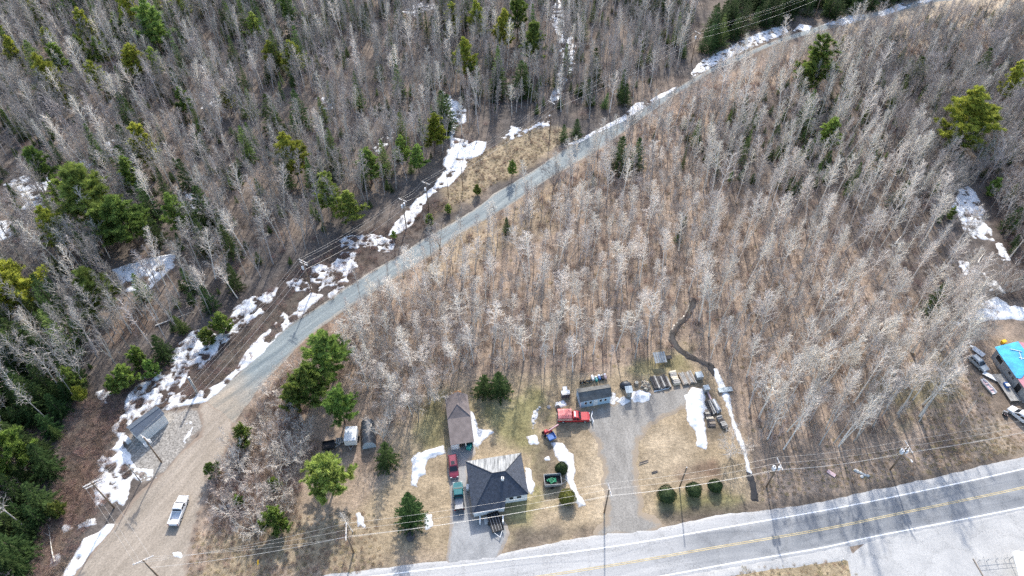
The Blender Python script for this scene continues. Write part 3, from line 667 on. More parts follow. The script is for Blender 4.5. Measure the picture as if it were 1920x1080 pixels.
def aspen(H, seed, start=.42, spread=.20, nl=24, thick=1.0, subs=5, twigs=3, rise=(38, 58), lean=0.05):
    rng = random.Random(seed); T, C = TB(), TB()
    d = Vector((rng.uniform(-lean, lean), rng.uniform(-lean, lean), 1)).normalized()
    r0 = (.06 + H * .0075) * thick
    tr = limb(T, Vector((0, 0, -.2)), d, H, r0, 9, .03, rng, 6, .045, .0)
    az = rng.uniform(0, 6)
    for k in range(nl):
        t = start + (1 - start) * (k + rng.random()) / nl * .97
        p, dd, r = at_node(tr, t)
        az += 2.4 + rng.uniform(-.5, .5)
        f = (t - start) / (1 - start)
        L = H * spread * (1 - f) ** .6 * rng.uniform(.65, 1.15) + .5
        if f < .15: L *= rng.uniform(.4, .9)
        el = R(rng.uniform(*rise)) + f * .25
        ld = Vector((math.cos(az) * math.cos(el), math.sin(az) * math.cos(el), math.sin(el)))
        nodes = limb(T, p, ld, L, max(r * .75, .062), 4, .07, rng, 4, .18)
        for j in range(subs):
            tt = .22 + .75 * (j + rng.random() * .7) / subs
            q, d2, r2 = at_node(nodes, tt)
            s = side_dir(d2, rng.uniform(0, 6.28), R(rng.uniform(30, 60))); s.z = abs(s.z) * .6 + .15; s.normalize()
            L2 = L * rng.uniform(.25, .45) * (1.15 - tt * .6) + .15
            n2 = limb(C, q, s, L2, max(r2 * .75, .036), 2, .12, rng, 3, .22)
            for w in range(twigs):
                q3, d3, r3 = at_node(n2, rng.uniform(.25, .95))
                s3 = side_dir(d3, rng.uniform(0, 6.28), R(rng.uniform(25, 60)))
                C.frustum(q3, q3 + s3 * (L2 * rng.uniform(.4, .85) + .15), .021, 0, 3)
    return T, C
def hardwood(H, seed, leaders=5, fork=.3, spread=.55, dens=6, twigs=4, thick=1.0):
    rng = random.Random(seed); T, C = TB(), TB()
    r0 = (.06 + H * .008) * thick
    d = Vector((rng.uniform(-.06, .06), rng.uniform(-.06, .06), 1)).normalized()
    tr = limb(T, Vector((0, 0, -.2)), d, H * fork + .2, r0, 4, .02, rng, 6, .06, .75)
    az = rng.uniform(0, 6)
    tops = [tr[-1]] * leaders
    for k in range(leaders):
        az += 6.28 / leaders + rng.uniform(-.3, .3)
        p, dd, r = at_node(tr, rng.uniform(.75, 1))
        out = spread * rng.uniform(.35, 1.1)
        ld = Vector((math.cos(az) * out, math.sin(az) * out, 1)).normalized()
        L = H * (1 - fork) * rng.uniform(.8, 1.05)
        nodes = limb(T, p, ld, L, r * .62, 6, .03, rng, 5, .12)
        for j in range(dens):
            tt = .18 + .78 * (j + rng.random()) / dens
            q, d2, r2 = at_node(nodes, tt)
            s = side_dir(d2, rng.uniform(0, 6.28), R(rng.uniform(25, 55)))
            L2 = L * .34 * (1.15 - tt) + .4
            n2 = limb(T, q, s, L2, max(r2 * .65, .036), 3, .08, rng, 3, .16)
            for w in range(5):
                q3, d3, r3 = at_node(n2, .2 + .78 * (w + rng.random()) / 5)
                s3 = side_dir(d3, rng.uniform(0, 6.28), R(rng.uniform(25, 60)))
                L3 = L2 * rng.uniform(.3, .5) + .15
                n3 = limb(C, q3, s3, L3, .026, 2, .1, rng, 3, .2)
                for z in range(twigs):
                    q4, d4, _ = at_node(n3, rng.uniform(.2, 1))
                    s4 = side_dir(d4, rng.uniform(0, 6.28), R(rng.uniform(20, 55)))
                    C.frustum(q4, q4 + s4 * (L3 * rng.uniform(.35, .8) + .12), .018, 0, 3)
    return T, C
def sapling(H, seed, n=14):
    rng = random.Random(seed); T, C = TB(), TB()
    stems = rng.choice((1, 1, 2, 3))
    for s_ in range(stems):
        a = rng.uniform(0, 6.28); o = .25 * (stems > 1)
        tr = limb(T, Vector((math.cos(a) * o, math.sin(a) * o, -.1)), Vector((math.cos(a) * o * .5, math.sin(a) * o * .5, 1)).normalized(), H * rng.uniform(.75, 1), .022 + H * .0035, 6, .02, rng, 4, .06)
        for k in range(n):
            p, dd, r = at_node(tr, .25 + .72 * (k + rng.random()) / n)
            az = rng.uniform(0, 6.28); el = R(rng.uniform(35, 65))
            L = H * .16 * rng.uniform(.5, 1.2)
            nd = limb(C, p, Vector((math.cos(az) * math.cos(el), math.sin(az) * math.cos(el), math.sin(el))), L, .024, 2, .1, rng, 3, .15)
            for j in range(4):
                q, d2, _ = at_node(nd, rng.uniform(.2, 1))
                C.frustum(q, q + side_dir(d2, rng.uniform(0, 6.28), R(40)) * L * rng.uniform(.3, .7), .017, 0, 3)
    return T, C
def brush(seed, Rr=1.0, Hh=1.5, n=70):
    rng = random.Random(seed); C = TB()
    for k in range(n):
        a = rng.uniform(0, 6.28); rr = Rr * math.sqrt(rng.random()) * .6
        p = Vector((math.cos(a) * rr, math.sin(a) * rr, -.05))
        d = Vector((math.cos(a) * rng.uniform(0, .7), math.sin(a) * rng.uniform(0, .7), 1)).normalized()
        nd = limb(C, p, d, Hh * rng.uniform(.5, 1.1), .012, 2, -.02, rng, 3, .2)
        for j in range(4):
            q, d2, _ = at_node(nd, rng.uniform(.3, 1))
            C.frustum(q, q + side_dir(d2, rng.uniform(0, 6.28), R(rng.uniform(30, 70))) * Hh * rng.uniform(.15, .4), .008, 0, 3)
    return C
def tussock(seed):
    rng = random.Random(seed); C = TB()
    for k in range(90):
        a = rng.uniform(0, 6.28); rr = .7 * math.sqrt(rng.random())
        p = Vector((math.cos(a) * rr, math.sin(a) * rr, -.03))
        b = rng.uniform(0, 6.28); l = rng.uniform(.25, .6)
        t = p + Vector((math.cos(b) * l * .8, math.sin(b) * l * .8, l * rng.uniform(.3, .8)))
        w = Vector((-math.sin(b), math.cos(b), 0)) * .035
        C.tri(p - w, p + w, t)
    return C
def larch(H, seed):
    rng = random.Random(seed); T, C = TB(), TB()
    tr = limb(T, Vector((0, 0, -.2)), Vector((0, 0, 1)), H, .05 + H * .007, 8, .02, rng, 6, .03)
    for k in range(70):
        t = .18 + .8 * (k + rng.random()) / 70
        p, dd, r = at_node(tr, t)
        az = k * 2.4 + rng.uniform(-.4, .4); L = H * .17 * (1.05 - t) ** .8 + .3
        nd = limb(C, p, Vector((math.cos(az), math.sin(az), .12)).normalized(), L, .02, 3, -.02, rng, 3, .1)
        for j in range(9):
            q, d2, _ = at_node(nd, rng.uniform(.15, 1))
            C.frustum(q, q + side_dir(d2, rng.uniform(0, 6.28), R(55)) * L * rng.uniform(.12, .3), .013, 0, 3)
    return T, C
def spruce(H, Rr, seed, whorls=26, per=8, start=.06, power=.85):
    """whorled conifer: every branch carries two rows of small needle sprays"""
    rng = random.Random(seed); T, C = TB(), TB()
    tr = limb(T, Vector((0, 0, -.2)), Vector((0, 0, 1)), H + .2, .06 + H * .010, 6, .02, rng, 6, .02)
    for w in range(whorls):
        t = start + (1 - start) * (w + rng.random() * .6) / whorls
        p, dd, r = at_node(tr, t)
        Lw = Rr * (1 - t) ** power * rng.uniform(.82, 1.12) + .12
        n = max(4, int(per * (.6 + .5 * (1 - t)))); a0 = rng.uniform(0, 6.28)
        for k in range(n):
            az = a0 + 6.28 * k / n + rng.uniform(-.25, .25)
            L = Lw * rng.uniform(.7, 1.1)
            rise = .35 * t - .12 + rng.uniform(-.1, .1)
            d = Vector((math.cos(az), math.sin(az), rise)).normalized(); sd_ = Vector((-math.sin(az), math.cos(az), 0))
            if L > .6: C.frustum(p, p + d * L * .9, .02, 0, 3)
            m_ = max(3, int(L * 3.4))
            for j in range(m_):
                f = .18 + .82 * (j + rng.random() * .5) / m_
                q = p + d * (L * f) + Vector((0, 0, -.10 * L * f * f))
                wl = (.18 + .42 * L * .35 * (1.1 - f)) * rng.uniform(.7, 1.25)
                for sgn in (-1, 1):
                    tip = q + sd_ * sgn * wl + d * wl * .75 + Vector((0, 0, rng.uniform(-.16, .06)))
                    wdt = .085 + .05 * rng.random()
                    C.tri(q - d * wdt, q + d * wdt + Vector((0, 0, .05)), tip)
            e = p + d * L
            C.tri(e - sd_ * .09 - d * .25, e + sd_ * .09 - d * .25, e + d * .2 + Vector((0, 0, -.03)))
    top = Vector((0, 0, H)) + (tr[-1][0] - Vector((0, 0, H))) 
    for k in range(6):
        a = k * 1.05
        C.tri(top + Vector((math.cos(a) * .05, math.sin(a) * .05, -.5)), top + Vector((math.cos(a + .7) * .22, math.sin(a + .7) * .22, -.55)), top + Vector((0, 0, .15)))
    return T, C
def pine(H, Rr, seed, whorls=12, per=6, start=.22, dense=1.0):
    """white pine: spreading limbs that end in upturned needle plumes"""
    rng = random.Random(seed); T, C = TB(), TB()
    tr = limb(T, Vector((0, 0, -.2)), Vector((rng.uniform(-.03, .03), rng.uniform(-.03, .03), 1)), H, .08 + H * .011, 8, .02, rng, 6, .04)
    def plume(q, d, s):
        n = int(30 * dense)
        for i in range(n):
            v = Vector((rng.gauss(0, .55), rng.gauss(0, .55), rng.gauss(.35, .5))) + d * .9
            v.normalize(); l = s * rng.uniform(.7, 1.4)
            o = v.orthogonal().normalized() * (.045 + .035 * rng.random())
            b0 = q + Vector((rng.gauss(0, .12), rng.gauss(0, .12), rng.gauss(0, .08))) * s * 2
            C.tri(b0 - o, b0 + o, b0 + v * l)
    for w in range(whorls):
        t = start + (1 - start) * (w + rng.random() * .5) / whorls
        p, dd, r = at_node(tr, t)
        sh = min(1, ((1.02 - t) / (1 - start)) ** .72) * (.75 if w == 0 else 1)
        n = rng.choice((per - 2, per - 1, per)) if t < .85 else 4; a0 = rng.uniform(0, 6.28)
        for k in range(n):
            az = a0 + 6.28 * k / n + rng.uniform(-.35, .35)
            L = (Rr * sh * rng.choice((.5, .75, .95, 1.1, 1.3)) * rng.uniform(.85, 1.1) + .3)
            el = R(rng.uniform(0, 22)) + t * .45
            nd = limb(T, p, Vector((math.cos(az) * math.cos(el), math.sin(az) * math.cos(el), math.sin(el))), L, max(r * .35, .03), 3, .06, rng, 4, .1)
            m_ = max(3, int(L * 1.7))
            for j in range(m_):
                q, d2, _ = at_node(nd, .3 + .7 * (j + rng.random()) / m_)
                plume(q, d2, rng.uniform(.38, .6))
                if L > 1.2:
                    for sgn in (-1, 1):
                        s_ = side_dir(d2, rng.uniform(0, 6.28), R(55)); s_.z = abs(s_.z) * .5
                        l2 = L * .28 * rng.uniform(.6, 1.2)
                        T.frustum(q, q + s_ * l2, .02, 0, 3)
                        plume(q + s_ * l2 * .5, s_, rng.uniform(.35, .55))
                        plume(q + s_ * l2, s_, rng.uniform(.35, .55))
    plume(tr[-1][0], Vector((0, 0, 1)), .6); plume(tr[-1][0] - Vector((0, 0, .5)), Vector((0, 0, 1)), .6)
    return T, C
def clipped(Rr, Hs, seed, n=2600):
    rng = random.Random(seed); C = TB()
    for i in range(n):
        z = rng.uniform(-.75, 1); a = rng.uniform(0, 6.28); s = math.sqrt(1 - z * z)
        nrm = Vector((s * math.cos(a), s * math.sin(a), z)); k = rng.uniform(.84, 1.04) * (1 + .05 * math.sin(3 * a + seed) + .05 * math.sin(5 * a * .8 + 4 * z + seed * 2))
        c = Vector((nrm.x * Rr * k, nrm.y * Rr * k, Hs * .5 + nrm.z * Hs * .5 * k * (1 if z > 0 else .9)))
        t = (nrm + Vector((rng.gauss(0, .6), rng.gauss(0, .6), rng.gauss(0, .6)))).normalized()
        o = t.orthogonal().normalized() * .05; C.tri(c - o, c + o, c + t * rng.uniform(.1, .2))
    for i in range(8):     # dense inner leaves so that no light comes through
        for j in range(10):
            a0, a1 = 6.283 * j / 10, 6.283 * (j + 1) / 10; z0, z1 = -.8 + 1.8 * i / 8, -.8 + 1.8 * (i + 1) / 8
            def P(a, z): s = math.sqrt(max(0, 1 - z * z)) * .84; return Vector((s * math.cos(a) * Rr, s * math.sin(a) * Rr, Hs * .5 + z * .42 * Hs))
            k = len(C.v); C.v += [P(a0, z0), P(a1, z0), P(a1, z1), P(a0, z1)]; C.f.append((k, k + 1, k + 2, k + 3))
    return C

PROTO = {}
def proto(kind, gen, tm, cm, n):
    L = []
    for i in range(n):
        T, C = gen(i)
        L.append((T.mesh(kind + "_trunk", tm, True), C.mesh(kind + "_crown", cm)))
    PROTO[kind] = L
proto('aspen', lambda i: aspen(15.0, 100 + i, start=.40 + .05 * (i % 3), spread=.16 + .02 * (i % 4), nl=22 + 2 * (i % 3)), 'aspen', 'aspen_twig', 12)
proto('hardwood', lambda i: hardwood(13.0, 200 + i, leaders=4 + i % 3, fork=.2 + .07 * (i % 4), spread=.35 + .1 * (i % 3)), 'hard', 'hard_twig', 10)
proto('pale_shrub', lambda i: hardwood(5.0, 250 + i, leaders=6 + i % 3, fork=.06, spread=.8 + .15 * (i % 3), dens=5, twigs=4, thick=.8), 'aspen', 'pale_twig', 5)
proto('slim', lambda i: aspen(14.0, 300 + i, start=.5, spread=.11, nl=20, thick=.75, subs=4, twigs=3), 'hard', 'hard_twig', 9)
proto('sapling', lambda i: sapling(6.0, 400 + i), 'hard', 'sap_twig', 6)
proto('larch', lambda i: larch(14, 450 + i), 'hard', 'larch', 3)
proto('spruce', lambda i: spruce(12, 2.5 + .35 * (i % 2), 500 + i), 'conif_trunk', 'spruce', 4)
proto('fir', lambda i: spruce(8, 2.3, 540 + i, whorls=18, per=8, power=.75), 'conif_trunk', 'fir', 4)
proto('yard_spruce', lambda i: spruce(9, 3.4, 560 + i, whorls=24, per=10, start=.02, power=.9), 'conif_trunk', 'fir', 2)
proto('pine', lambda i: pine(13, 3.6, 600 + i), 'conif_trunk', 'pine', 5)
proto('yellow_pine', lambda i: pine(13, 3.8, 640 + i), 'conif_trunk', 'pine_yellow', 2)
proto('shrub_pine', lambda i: pine(6, 3.2, 660 + i, whorls=8, per=6, start=.08, dense=1.2), 'conif_trunk', 'pine', 3)
BASE_H = dict(pale_shrub=5, aspen=15, hardwood=13, slim=14, sapling=6, larch=14, spruce=12, fir=8, yard_spruce=9, pine=13, yellow_pine=13, shrub_pine=6)

def plant(kind, name, x, y, h, wide=1.0, variant=None, label=None, cat="tree", group=None, parts=("trunk", "crown"), rz=None):
    T, C = PROTO[kind][random.randrange(len(PROTO[kind])) if variant is None else variant % len(PROTO[kind])]
    s = h / BASE_H[kind]
    e = empty(name, (x, y, 0), random.uniform(0, 6.28) if rz is None else rz, label, cat, group)
    e.scale = (s * wide, s * wide, s)
    k_ = .05 if kind in ('aspen', 'slim', 'hardwood') else .02
    e.rotation_euler[0] = random.gauss(0, k_); e.rotation_euler[1] = random.gauss(0, k_)
    for nm, me in zip(parts, (T, C)):
        link(bpy.data.objects.new(nm, me), e)
    return e
def plant_px(kind, name, u, v, h, wide=1.0, mid=.5, **k):
    p = px(u, v, h * mid)
    return plant(kind, name, p.x, p.y, h, wide, **k)

# ------------------------------------------------------------------ conifers one can tell apart (picture position of the middle of the crown)
CONIFERS = [ # kind, u, v, height, width factor, label
 ('yellow_pine', 12, 545, 16, 1.15, "big yellow green pine cut by the left edge of the picture"),
 ('pine', 185, 548, 13, 1.0, "rounded pine beside the snowy clearing at left"),
 ('pine', 165, 375, 19, 1.05, "tallest pine of the big pine cluster at left"),
 ('pine', 235, 418, 15, 1.1, "dark right hand pine of the big pine cluster at left"),
 ('pine', 200, 425, 13, 1.1, "lower pine at the foot of the big pine cluster"),
 ('yellow_pine', 106, 432, 14, .72, "narrow bright pine left of the big pine cluster"),
 ('pine', 118, 368, 10, .9, "small pine behind the narrow bright pine at left"),
 ('pine', 330, 405, 13, .72, "pale pine right of the big pine cluster"),
 ('pine', 248, 338, 14, .6, "slim pine just above the big pine cluster"),
 ('fir', 290, 432, 8, .9, "dark fir between the big cluster and the pale pine"),
 ('spruce', 302, 345, 10, .7, "narrow dark spruce above the pale pine"),
 ('pine', 285, 52, 19, .85, "tall pine at the top of the forest, right of a pair"),
 ('yellow_pine', 248, 28, 18, .6, "narrow tall yellowish conifer at the top of the forest"),
 ('pine', 228, 58, 13, .7, "lower pine left of the tall conifers at top"),
 ('yellow_pine', 250, 120, 13, .85, "olive round crowned pine below the tall conifers at top"),
 ('pine', 292, 122, 12, .6, "dark pine right of the olive round crowned pine"),
 ('yellow_pine', 30, 102, 13, .6, "yellowish pointed conifer near the upper left corner"),
 ('spruce', 75, 125, 16, 1.25, "broad dark spruce near the upper left corner"),
 ('pine', 158, 103, 13, .6, "pointed pine left of two at the upper left"),
 ('pine', 192, 100, 11, .8, "rounded pine right of two at the upper left"),
 ('pine', 125, 12, 12, .7, "small pine at the top edge near the left corner"),
 ('spruce', 180, 25, 15, .7, "narrow dark spruce at the top edge left of the tall pines"),
 ('spruce', 424, 22, 13, .7, "left of two slim spruces at the top edge"),
 ('spruce', 456, 25, 14, .85, "right of two slim spruces at the top edge"),
 ('spruce', 515, 97, 14, 1.0, "pointed green spruce left of a close pair"),
 ('spruce', 560, 88, 14, 1.0, "pointed green spruce right of a close pair"),
 ('pine', 615, 365, 13, .85, "tall green pine left of the power line"),
 ('pine', 656, 392, 10, 1.0, "lower green pine right of the tall one by the power line"),
 ('pine', 692, 312, 11, 1.0, "bright round pine above the power line"),
 ('yellow_pine', 812, 252, 12, .8, "yellow green pine beside the long snow drift"),
 ('pine', 752, 285, 10, .65, "small green pine left of a pair near the snow drift"),
 ('pine', 783, 298, 9, .75, "small bright pine right of a pair near the snow drift"),
 ('spruce', 800, 52, 11, .55, "needle slim dark spruce in the upper middle forest"),
 ('spruce', 731, 66, 8, .6, "tiny dark spruce in the upper middle forest"),
 ('spruce', 686, 42, 9, .7, "small dark spruce near the top middle"),
 ('spruce', 660, 22, 11, .8, "small spruce beside snow near the top middle"),
 ('spruce', 845, 32, 13, .7, "narrow dark spruce left of the tall pine group"),
 ('fir', 875, 22, 11, .7, "faint green fir at the top middle"),
 ('yellow_pine', 943, 62, 16, .6, "bright left pine of the tall group beside the trail"),
 ('pine', 970, 28, 17, .65, "rear pine of the tall group beside the trail"),
 ('pine', 1001, 84, 15, .8, "right pine of the tall group beside the trail"),
 ('fir', 934, 148, 11, 1.0, "dark fir left of two below the tall pine group"),
 ('fir', 976, 146, 11, 1.1, "dark fir right of two below the tall pine group"),
 ('spruce', 1042, 142, 8, .7, "small spruce at the edge of the trail snow"),
 ('fir', 828, 205, 11, 1.0, "dark fir shading the upper end of the snow drift"),
 ('pine', 8, 850, 14, .9, "bright pine at the left edge above the dark firs"),
 ('pine', 617, 668, 13, 1.0, "upper pine of the cluster below the gravel road"),
 ('pine', 578, 722, 12, 1.0, "middle pine of the cluster below the gravel road"),
 ('shrub_pine', 547, 748, 8, .75, "small left pine of the cluster below the gravel road"),
 ('pine', 637, 762, 11, .85, "lower pine of the cluster above the white box trailer"),
 ('pine', 614, 892, 11, 1.12, "big spreading pine below the white box trailer"),
 ('shrub_pine', 515, 977, 6.5, 1.0, "round pine near the highway at lower left"),
 ('shrub_pine', 398, 881, 4, .9, "small pine at the edge of the dirt road"),
 ('shrub_pine', 454, 818, 7, .75, "pale loose pine beside the bend of the dirt road"),
 ('shrub_pine', 514, 906, 3.5, .9, "small pine hidden among bare shrubs"),
 ('shrub_pine', 446, 938, 3, .8, "tiny pine sapling beside the dirt road bank"),
 ('yard_spruce', 767, 950, 9.5, .72, "dark cone shaped spruce left of the house"),
 ('fir', 722, 850, 7, 1.0, "dark round fir beside the tarp shelter"),
 ('fir', 906, 719, 6, 1.1, "left of two dark firs behind the garage"),
 ('fir', 938, 717, 7, 1.1, "right of two dark firs behind the garage"),
 ('pine', 1532, 122, 19, 1.0, "tall dark pine on the hillside at upper right"),
 ('pine', 1512, 150, 12, .8, "lower dark pine beside the tall one at upper right"),
 ('spruce', 1515, 208, 13, 1.0, "pointed spruce below the tall dark pine at upper right"),
 ('pine', 1553, 256, 11, .95, "rounded pine right of the pointed spruce at upper right"),
 ('yellow_pine', 1822, 232, 19, 1.1, "large yellow green pine near the right edge"),
 ('yellow_pine', 1898, 158, 14, .6, "narrow yellow green pine near the right edge"),
 ('fir', 1164, 290, 10, 1.0, "left of two dark spruces below the gravel road"),
 ('fir', 1196, 288, 9, .9, "right of two dark spruces below the gravel road"),
 ('spruce', 1307, 248, 8, .8, "small green spruce among pale trees below the upper road"),
 ('spruce', 1398, 278, 11, .55, "slim dark spruce among pale trees at right"),
 ('spruce', 1283, 296, 7, .5, "slim small spruce right of the two dark spruces"),
 ('spruce', 1632, 308, 10, .5, "slim dark spruce among grey trees at right"),
 ('fir', 1690, 362, 8, .9, "dark fir under the grey trees at right"),
 ('fir', 1755, 560, 9, .8, "dark fir at the lower right edge of the grove"),
 ('fir', 1720, 130, 9, 1.1, "dark fir on the upper right hillside"),
 ('fir', 1845, 118, 10, 1.0, "dark fir above the large yellow pine"),
 ('shrub_pine', 1862, 352, 6, .8, "low green pine right of the large grey tree"),
 ('fir', 1900, 410, 7, .9, "dark fir beside the snow gully at the right edge"),
 ('shrub_pine', 1785, 400, 4, .8, "small green pine beside the snow gully"),
 ('pine', 960, 316, 6, .65, "bright young spruce in the dry clearing by the road"),
 ('shrub_pine', 806, 412, 4, .9, "bushy young pine beside the gravel road"),
 ('shrub_pine', 895, 356, 3.5, .8, "low pine bush above the gravel road"),
 ('shrub_pine', 738, 440, 2.5, .8, "tiny pine bush in the roadside snow"),
 ('shrub_pine', 840, 392, 3, .9, "low dark bush on the gravel road verge"),
 ('fir', 1082, 240, 6, 1.0, "dark fir at the roadside beyond the dry clearing"),
 ('fir', 1058, 250, 5, 1.0, "low fir beside the pole in the dry clearing"),
 ('shrub_pine', 415, 605, 6, 1.0, "dark bushy pine at the edge of the power line clearing"),
 ('shrub_pine', 388, 630, 5, 1.0, "low pine bush below the bushy pine by the clearing"),
 ('shrub_pine', 258, 672, 6, 1.0, "green pine bush above the melting snow"),
 ('shrub_pine', 282, 690, 5, 1.0, "low green pine bush touching the melting snow"),
 ('shrub_pine', 235, 705, 6, 1.1, "bright pine bush left of the melting snow"),
 ('shrub_pine', 212, 722, 5, 1.0, "low pine bush above the small snow patch"),
 ('fir', 300, 650, 7, 1.0, "dark fir at the edge of the blotchy snow"),
 ('yellow_pine', 150, 738, 5, .7, "small yellow green pine left of the blotchy snow"),
 ('pine', 128, 714, 8, .7, "young pine behind the small yellow one at left"),
 ('shrub_pine', 105, 955, 4, 1.0, "bright green bush at the dark forest edge, lower left"),
]
TREE_SPOTS = []
for kind, u, v, h, w, lab in CONIFERS:
    nm = {'yellow_pine': 'pine_tree', 'pine': 'pine_tree', 'shrub_pine': 'pine_bush', 'spruce': 'spruce_tree', 'fir': 'fir_tree', 'yard_spruce': 'spruce_tree'}[kind]
    h, w = (h, w * .66) if kind == 'shrub_pine' else (h * 1.1, w * 1.12) if 'pine' in kind else (h * 1.15, w * 1.25)
    e = plant_px(kind, nm, u, v, h, w, label=lab, cat="bush" if nm == 'pine_bush' else "tree")
    TREE_SPOTS.append((e.location.x, e.location.y, h * .14 * w + .6))

# yard shrubs
for u, v, r, hs, m, lab in ((1250, 927, 1.75, 2.3, 'shrub', "largest and leftmost of three clipped round bushes by the highway"), (1301, 918, 1.5, 2.0, 'shrub', "middle of three clipped round bushes by the highway"), (1341, 911, 1.35, 1.9, 'shrub', "smallest and rightmost of three clipped round bushes"),
                            (1053, 878, 1.2, 2.2, 'shrub', "dark round shrub beside the plowed snow ridge"), (1064, 932, 1.6, 2.2, 'shrub_yellow', "yellowish round shrub at the foot of the snow ridge")):
    p = px(u, v, hs * .5)
    e = empty("round_bush", (p.x, p.y, 0), random.uniform(0, 6), lab, "bush")
    link(bpy.data.objects.new("foliage", clipped(r, hs, int(u)).mesh("foliage", m)), e)
    t = MB()
    for k in range(4): t.tube((0, 0, -.05), (math.cos(k * 1.6) * .3, math.sin(k * 1.6) * .3, hs * .55), .05, .03, 5)
    t.build("stem", 'conif_trunk', e)

# ------------------------------------------------------------------ where the woods stand
POLY_A = pxs([(-260,-90),(1330,-90),(1300,60),(1270,140),(1200,190),(1110,230),(1070,215),(1000,215),(930,235),(880,262),(820,300),(760,345),(700,390),(620,440),(545,500),(500,525),(430,575),(380,600),(320,640),(285,665),(215,690),(165,725),(140,770),(120,830),(105,900),(90,970),(60,1030),(20,1120),(-300,1120)])
POLY_B = pxs([(650,600),(760,510),(930,412),(1100,300),(1230,215),(1330,165),(1480,112),(1590,100),(1660,200),(1720,330),(1780,450),(1800,560),(1805,640),(1790,700),(1720,790),(1640,815),(1560,842),(1425,842),(1385,740),(1345,680),(1285,650),(1240,655),(1160,690),(1040,700),(960,688),(880,688),(850,715),(815,740),(790,790),(730,800),(690,745),(655,700),(640,650)])
POLY_C = pxs([(1540,80),(1640,60),(1760,40),(1900,20),(2060,0),(2060,540),(1900,540),(1880,440),(1840,360),(1790,350),(1760,440),(1700,330),(1640,200)])
POLY_D = pxs([(470,770),(545,690),(620,655),(650,700),(590,740),(560,790),(600,840),(560,900),(560,960),(480,1000),(400,1010),(395,930),(425,860)])
POLY_ROW = pxs([(1060,190),(1000,235),(930,250),(870,300),(800,360),(740,420),(640,470),(560,520),(500,560),(420,620),(330,690),(240,740),(180,840),(130,940),(90,1090),(330,1090),(400,880),(480,750),(640,580),(800,460),(900,400),(1080,290),(1150,240)])
POLY_CONIF = pxs([(1285,100),(1330,60),(1380,15),(1400,-30),(1760,-40),(1700,0),(1620,22),(1540,42),(1470,45),(1410,62),(1340,95),(1300,125)])
POLY_GREY = pxs([(1790,560),(1830,540),(1870,520),(1960,530),(1960,560),(1880,555),(1830,560),(1815,600),(1850,640),(1800,660)])
NO_TALL = [pxs(g_up + g_lo), pxs([(205,440),(340,410),(335,520),(270,555),(215,550)]), pxs([(10,300),(95,290),(100,395),(35,395)]), pxs(g_up + g_lo), pxs([(828,168),(875,205),(872,235),(860,262),(915,265),(905,290),(870,325),(790,400),(730,445),(740,415),(835,315),(845,255),(832,200)]), pxs([(212,506),(255,490),(300,478),(328,479),(324,502),(302,522),(265,550),(235,547),(220,527)]), pxs([(1785,387),(1798,350),(1832,355),(1866,452),(1830,450),(1800,420)]), pxs([(1810,555),(1990,560),(1990,900),(1830,800),(1800,680)])]
BROOK = pxs([(1250,620),(1275,620),(1320,670),(1360,700),(1420,880),(1400,890),(1345,740),(1325,690),(1260,660)])
def scatter(poly, n, mind, rng, avoid=(), seedn=0, patch=0.0):
    P = np.array(poly); lo, hi = P.min(0), P.max(0)
    X = rng.uniform(lo[0], hi[0], n * 6); Y = rng.uniform(lo[1], hi[1], n * 6)
    ok = sdist(X, Y, poly) > 0
    for a in avoid: ok &= sdist(X, Y, a) < .3
    if patch: ok &= fbm(X, Y, 18, seedn, 3) > rng.uniform(-.5, .5, len(X)) * patch - .12
    X, Y = X[ok], Y[ok]
    cell, out = {}, []
    for x, y in zip(X, Y):
        if len(out) >= n: break
        i, j = int(x // mind), int(y // mind)
        if any((x - a) ** 2 + (y - b) ** 2 < mind * mind for di in (-1, 0, 1) for dj in (-1, 0, 1) for a, b in cell.get((i + di, j + dj), ())): continue
        cell.setdefault((i, j), []).append((x, y)); out.append((x, y))
    return out
def in_view(x, y, margin=60):
    d = Vector((x, y, -CAM_H)); zc = d.y * CP - d.z * SP
    u = 960 + FPX * d.x / zc; v = 540 - FPX * (d.y * SP + d.z * CP) / zc
    return -margin - 40 < u < 1920 + margin + 40 and -140 - margin < v < 1080 + margin
TALL = []      # kind, x, y, h, wide
def add(kind, pts, hr, wr=(.85, 1.2)):
    for x, y in pts:
        if in_view(x, y): TALL.append((kind, x, y, random.uniform(*hr), random.uniform(*wr)))
rg = np.random.default_rng(5)
AV = NO_TALL + [BROOK]
add('slim', scatter(POLY_A, 2300, 1.7, rg, AV, 1, .6), (9, 18), (.9, 1.4))
add('hardwood', scatter(POLY_A, 800, 3.6, rg, AV, 2, .6), (10, 16), (.8, 1.1))
add('aspen', scatter(POLY_A, 420, 4.5, rg, AV, 3, .6), (12, 18))
add('larch', scatter(POLY_A, 46, 9.0, rg, AV, 4), (9, 14), (.8, 1.1))
POLY_B1 = pxs([(650,600),(760,510),(930,412),(1100,300),(1230,215),(1330,165),(1320,400),(1290,560),(1240,655),(1160,690),(1040,700),(960,688),(880,688),(850,715),(815,740),(790,790),(730,800),(690,745),(655,700),(640,650)])
POLY_B2 = pxs([(1330,165),(1480,112),(1590,100),(1660,200),(1720,330),(1780,450),(1800,560),(1805,640),(1790,700),(1720,790),(1640,815),(1560,842),(1425,842),(1385,740),(1345,680),(1285,650),(1290,560),(1320,400)])
add('aspen', scatter(POLY_B1, 340, 3.0, rg, AV, 5, .5), (7, 14), (1.05, 1.7))
add('slim', scatter(POLY_B1, 200, 2.6, rg, AV, 6, .7), (6, 13), (.9, 1.4))
add('aspen', scatter(POLY_B2, 270, 3.6, rg, AV, 25, .6), (10, 18), (.9, 1.4))
add('slim', scatter(POLY_B2, 190, 2.6, rg, AV, 26, .7), (8, 16))
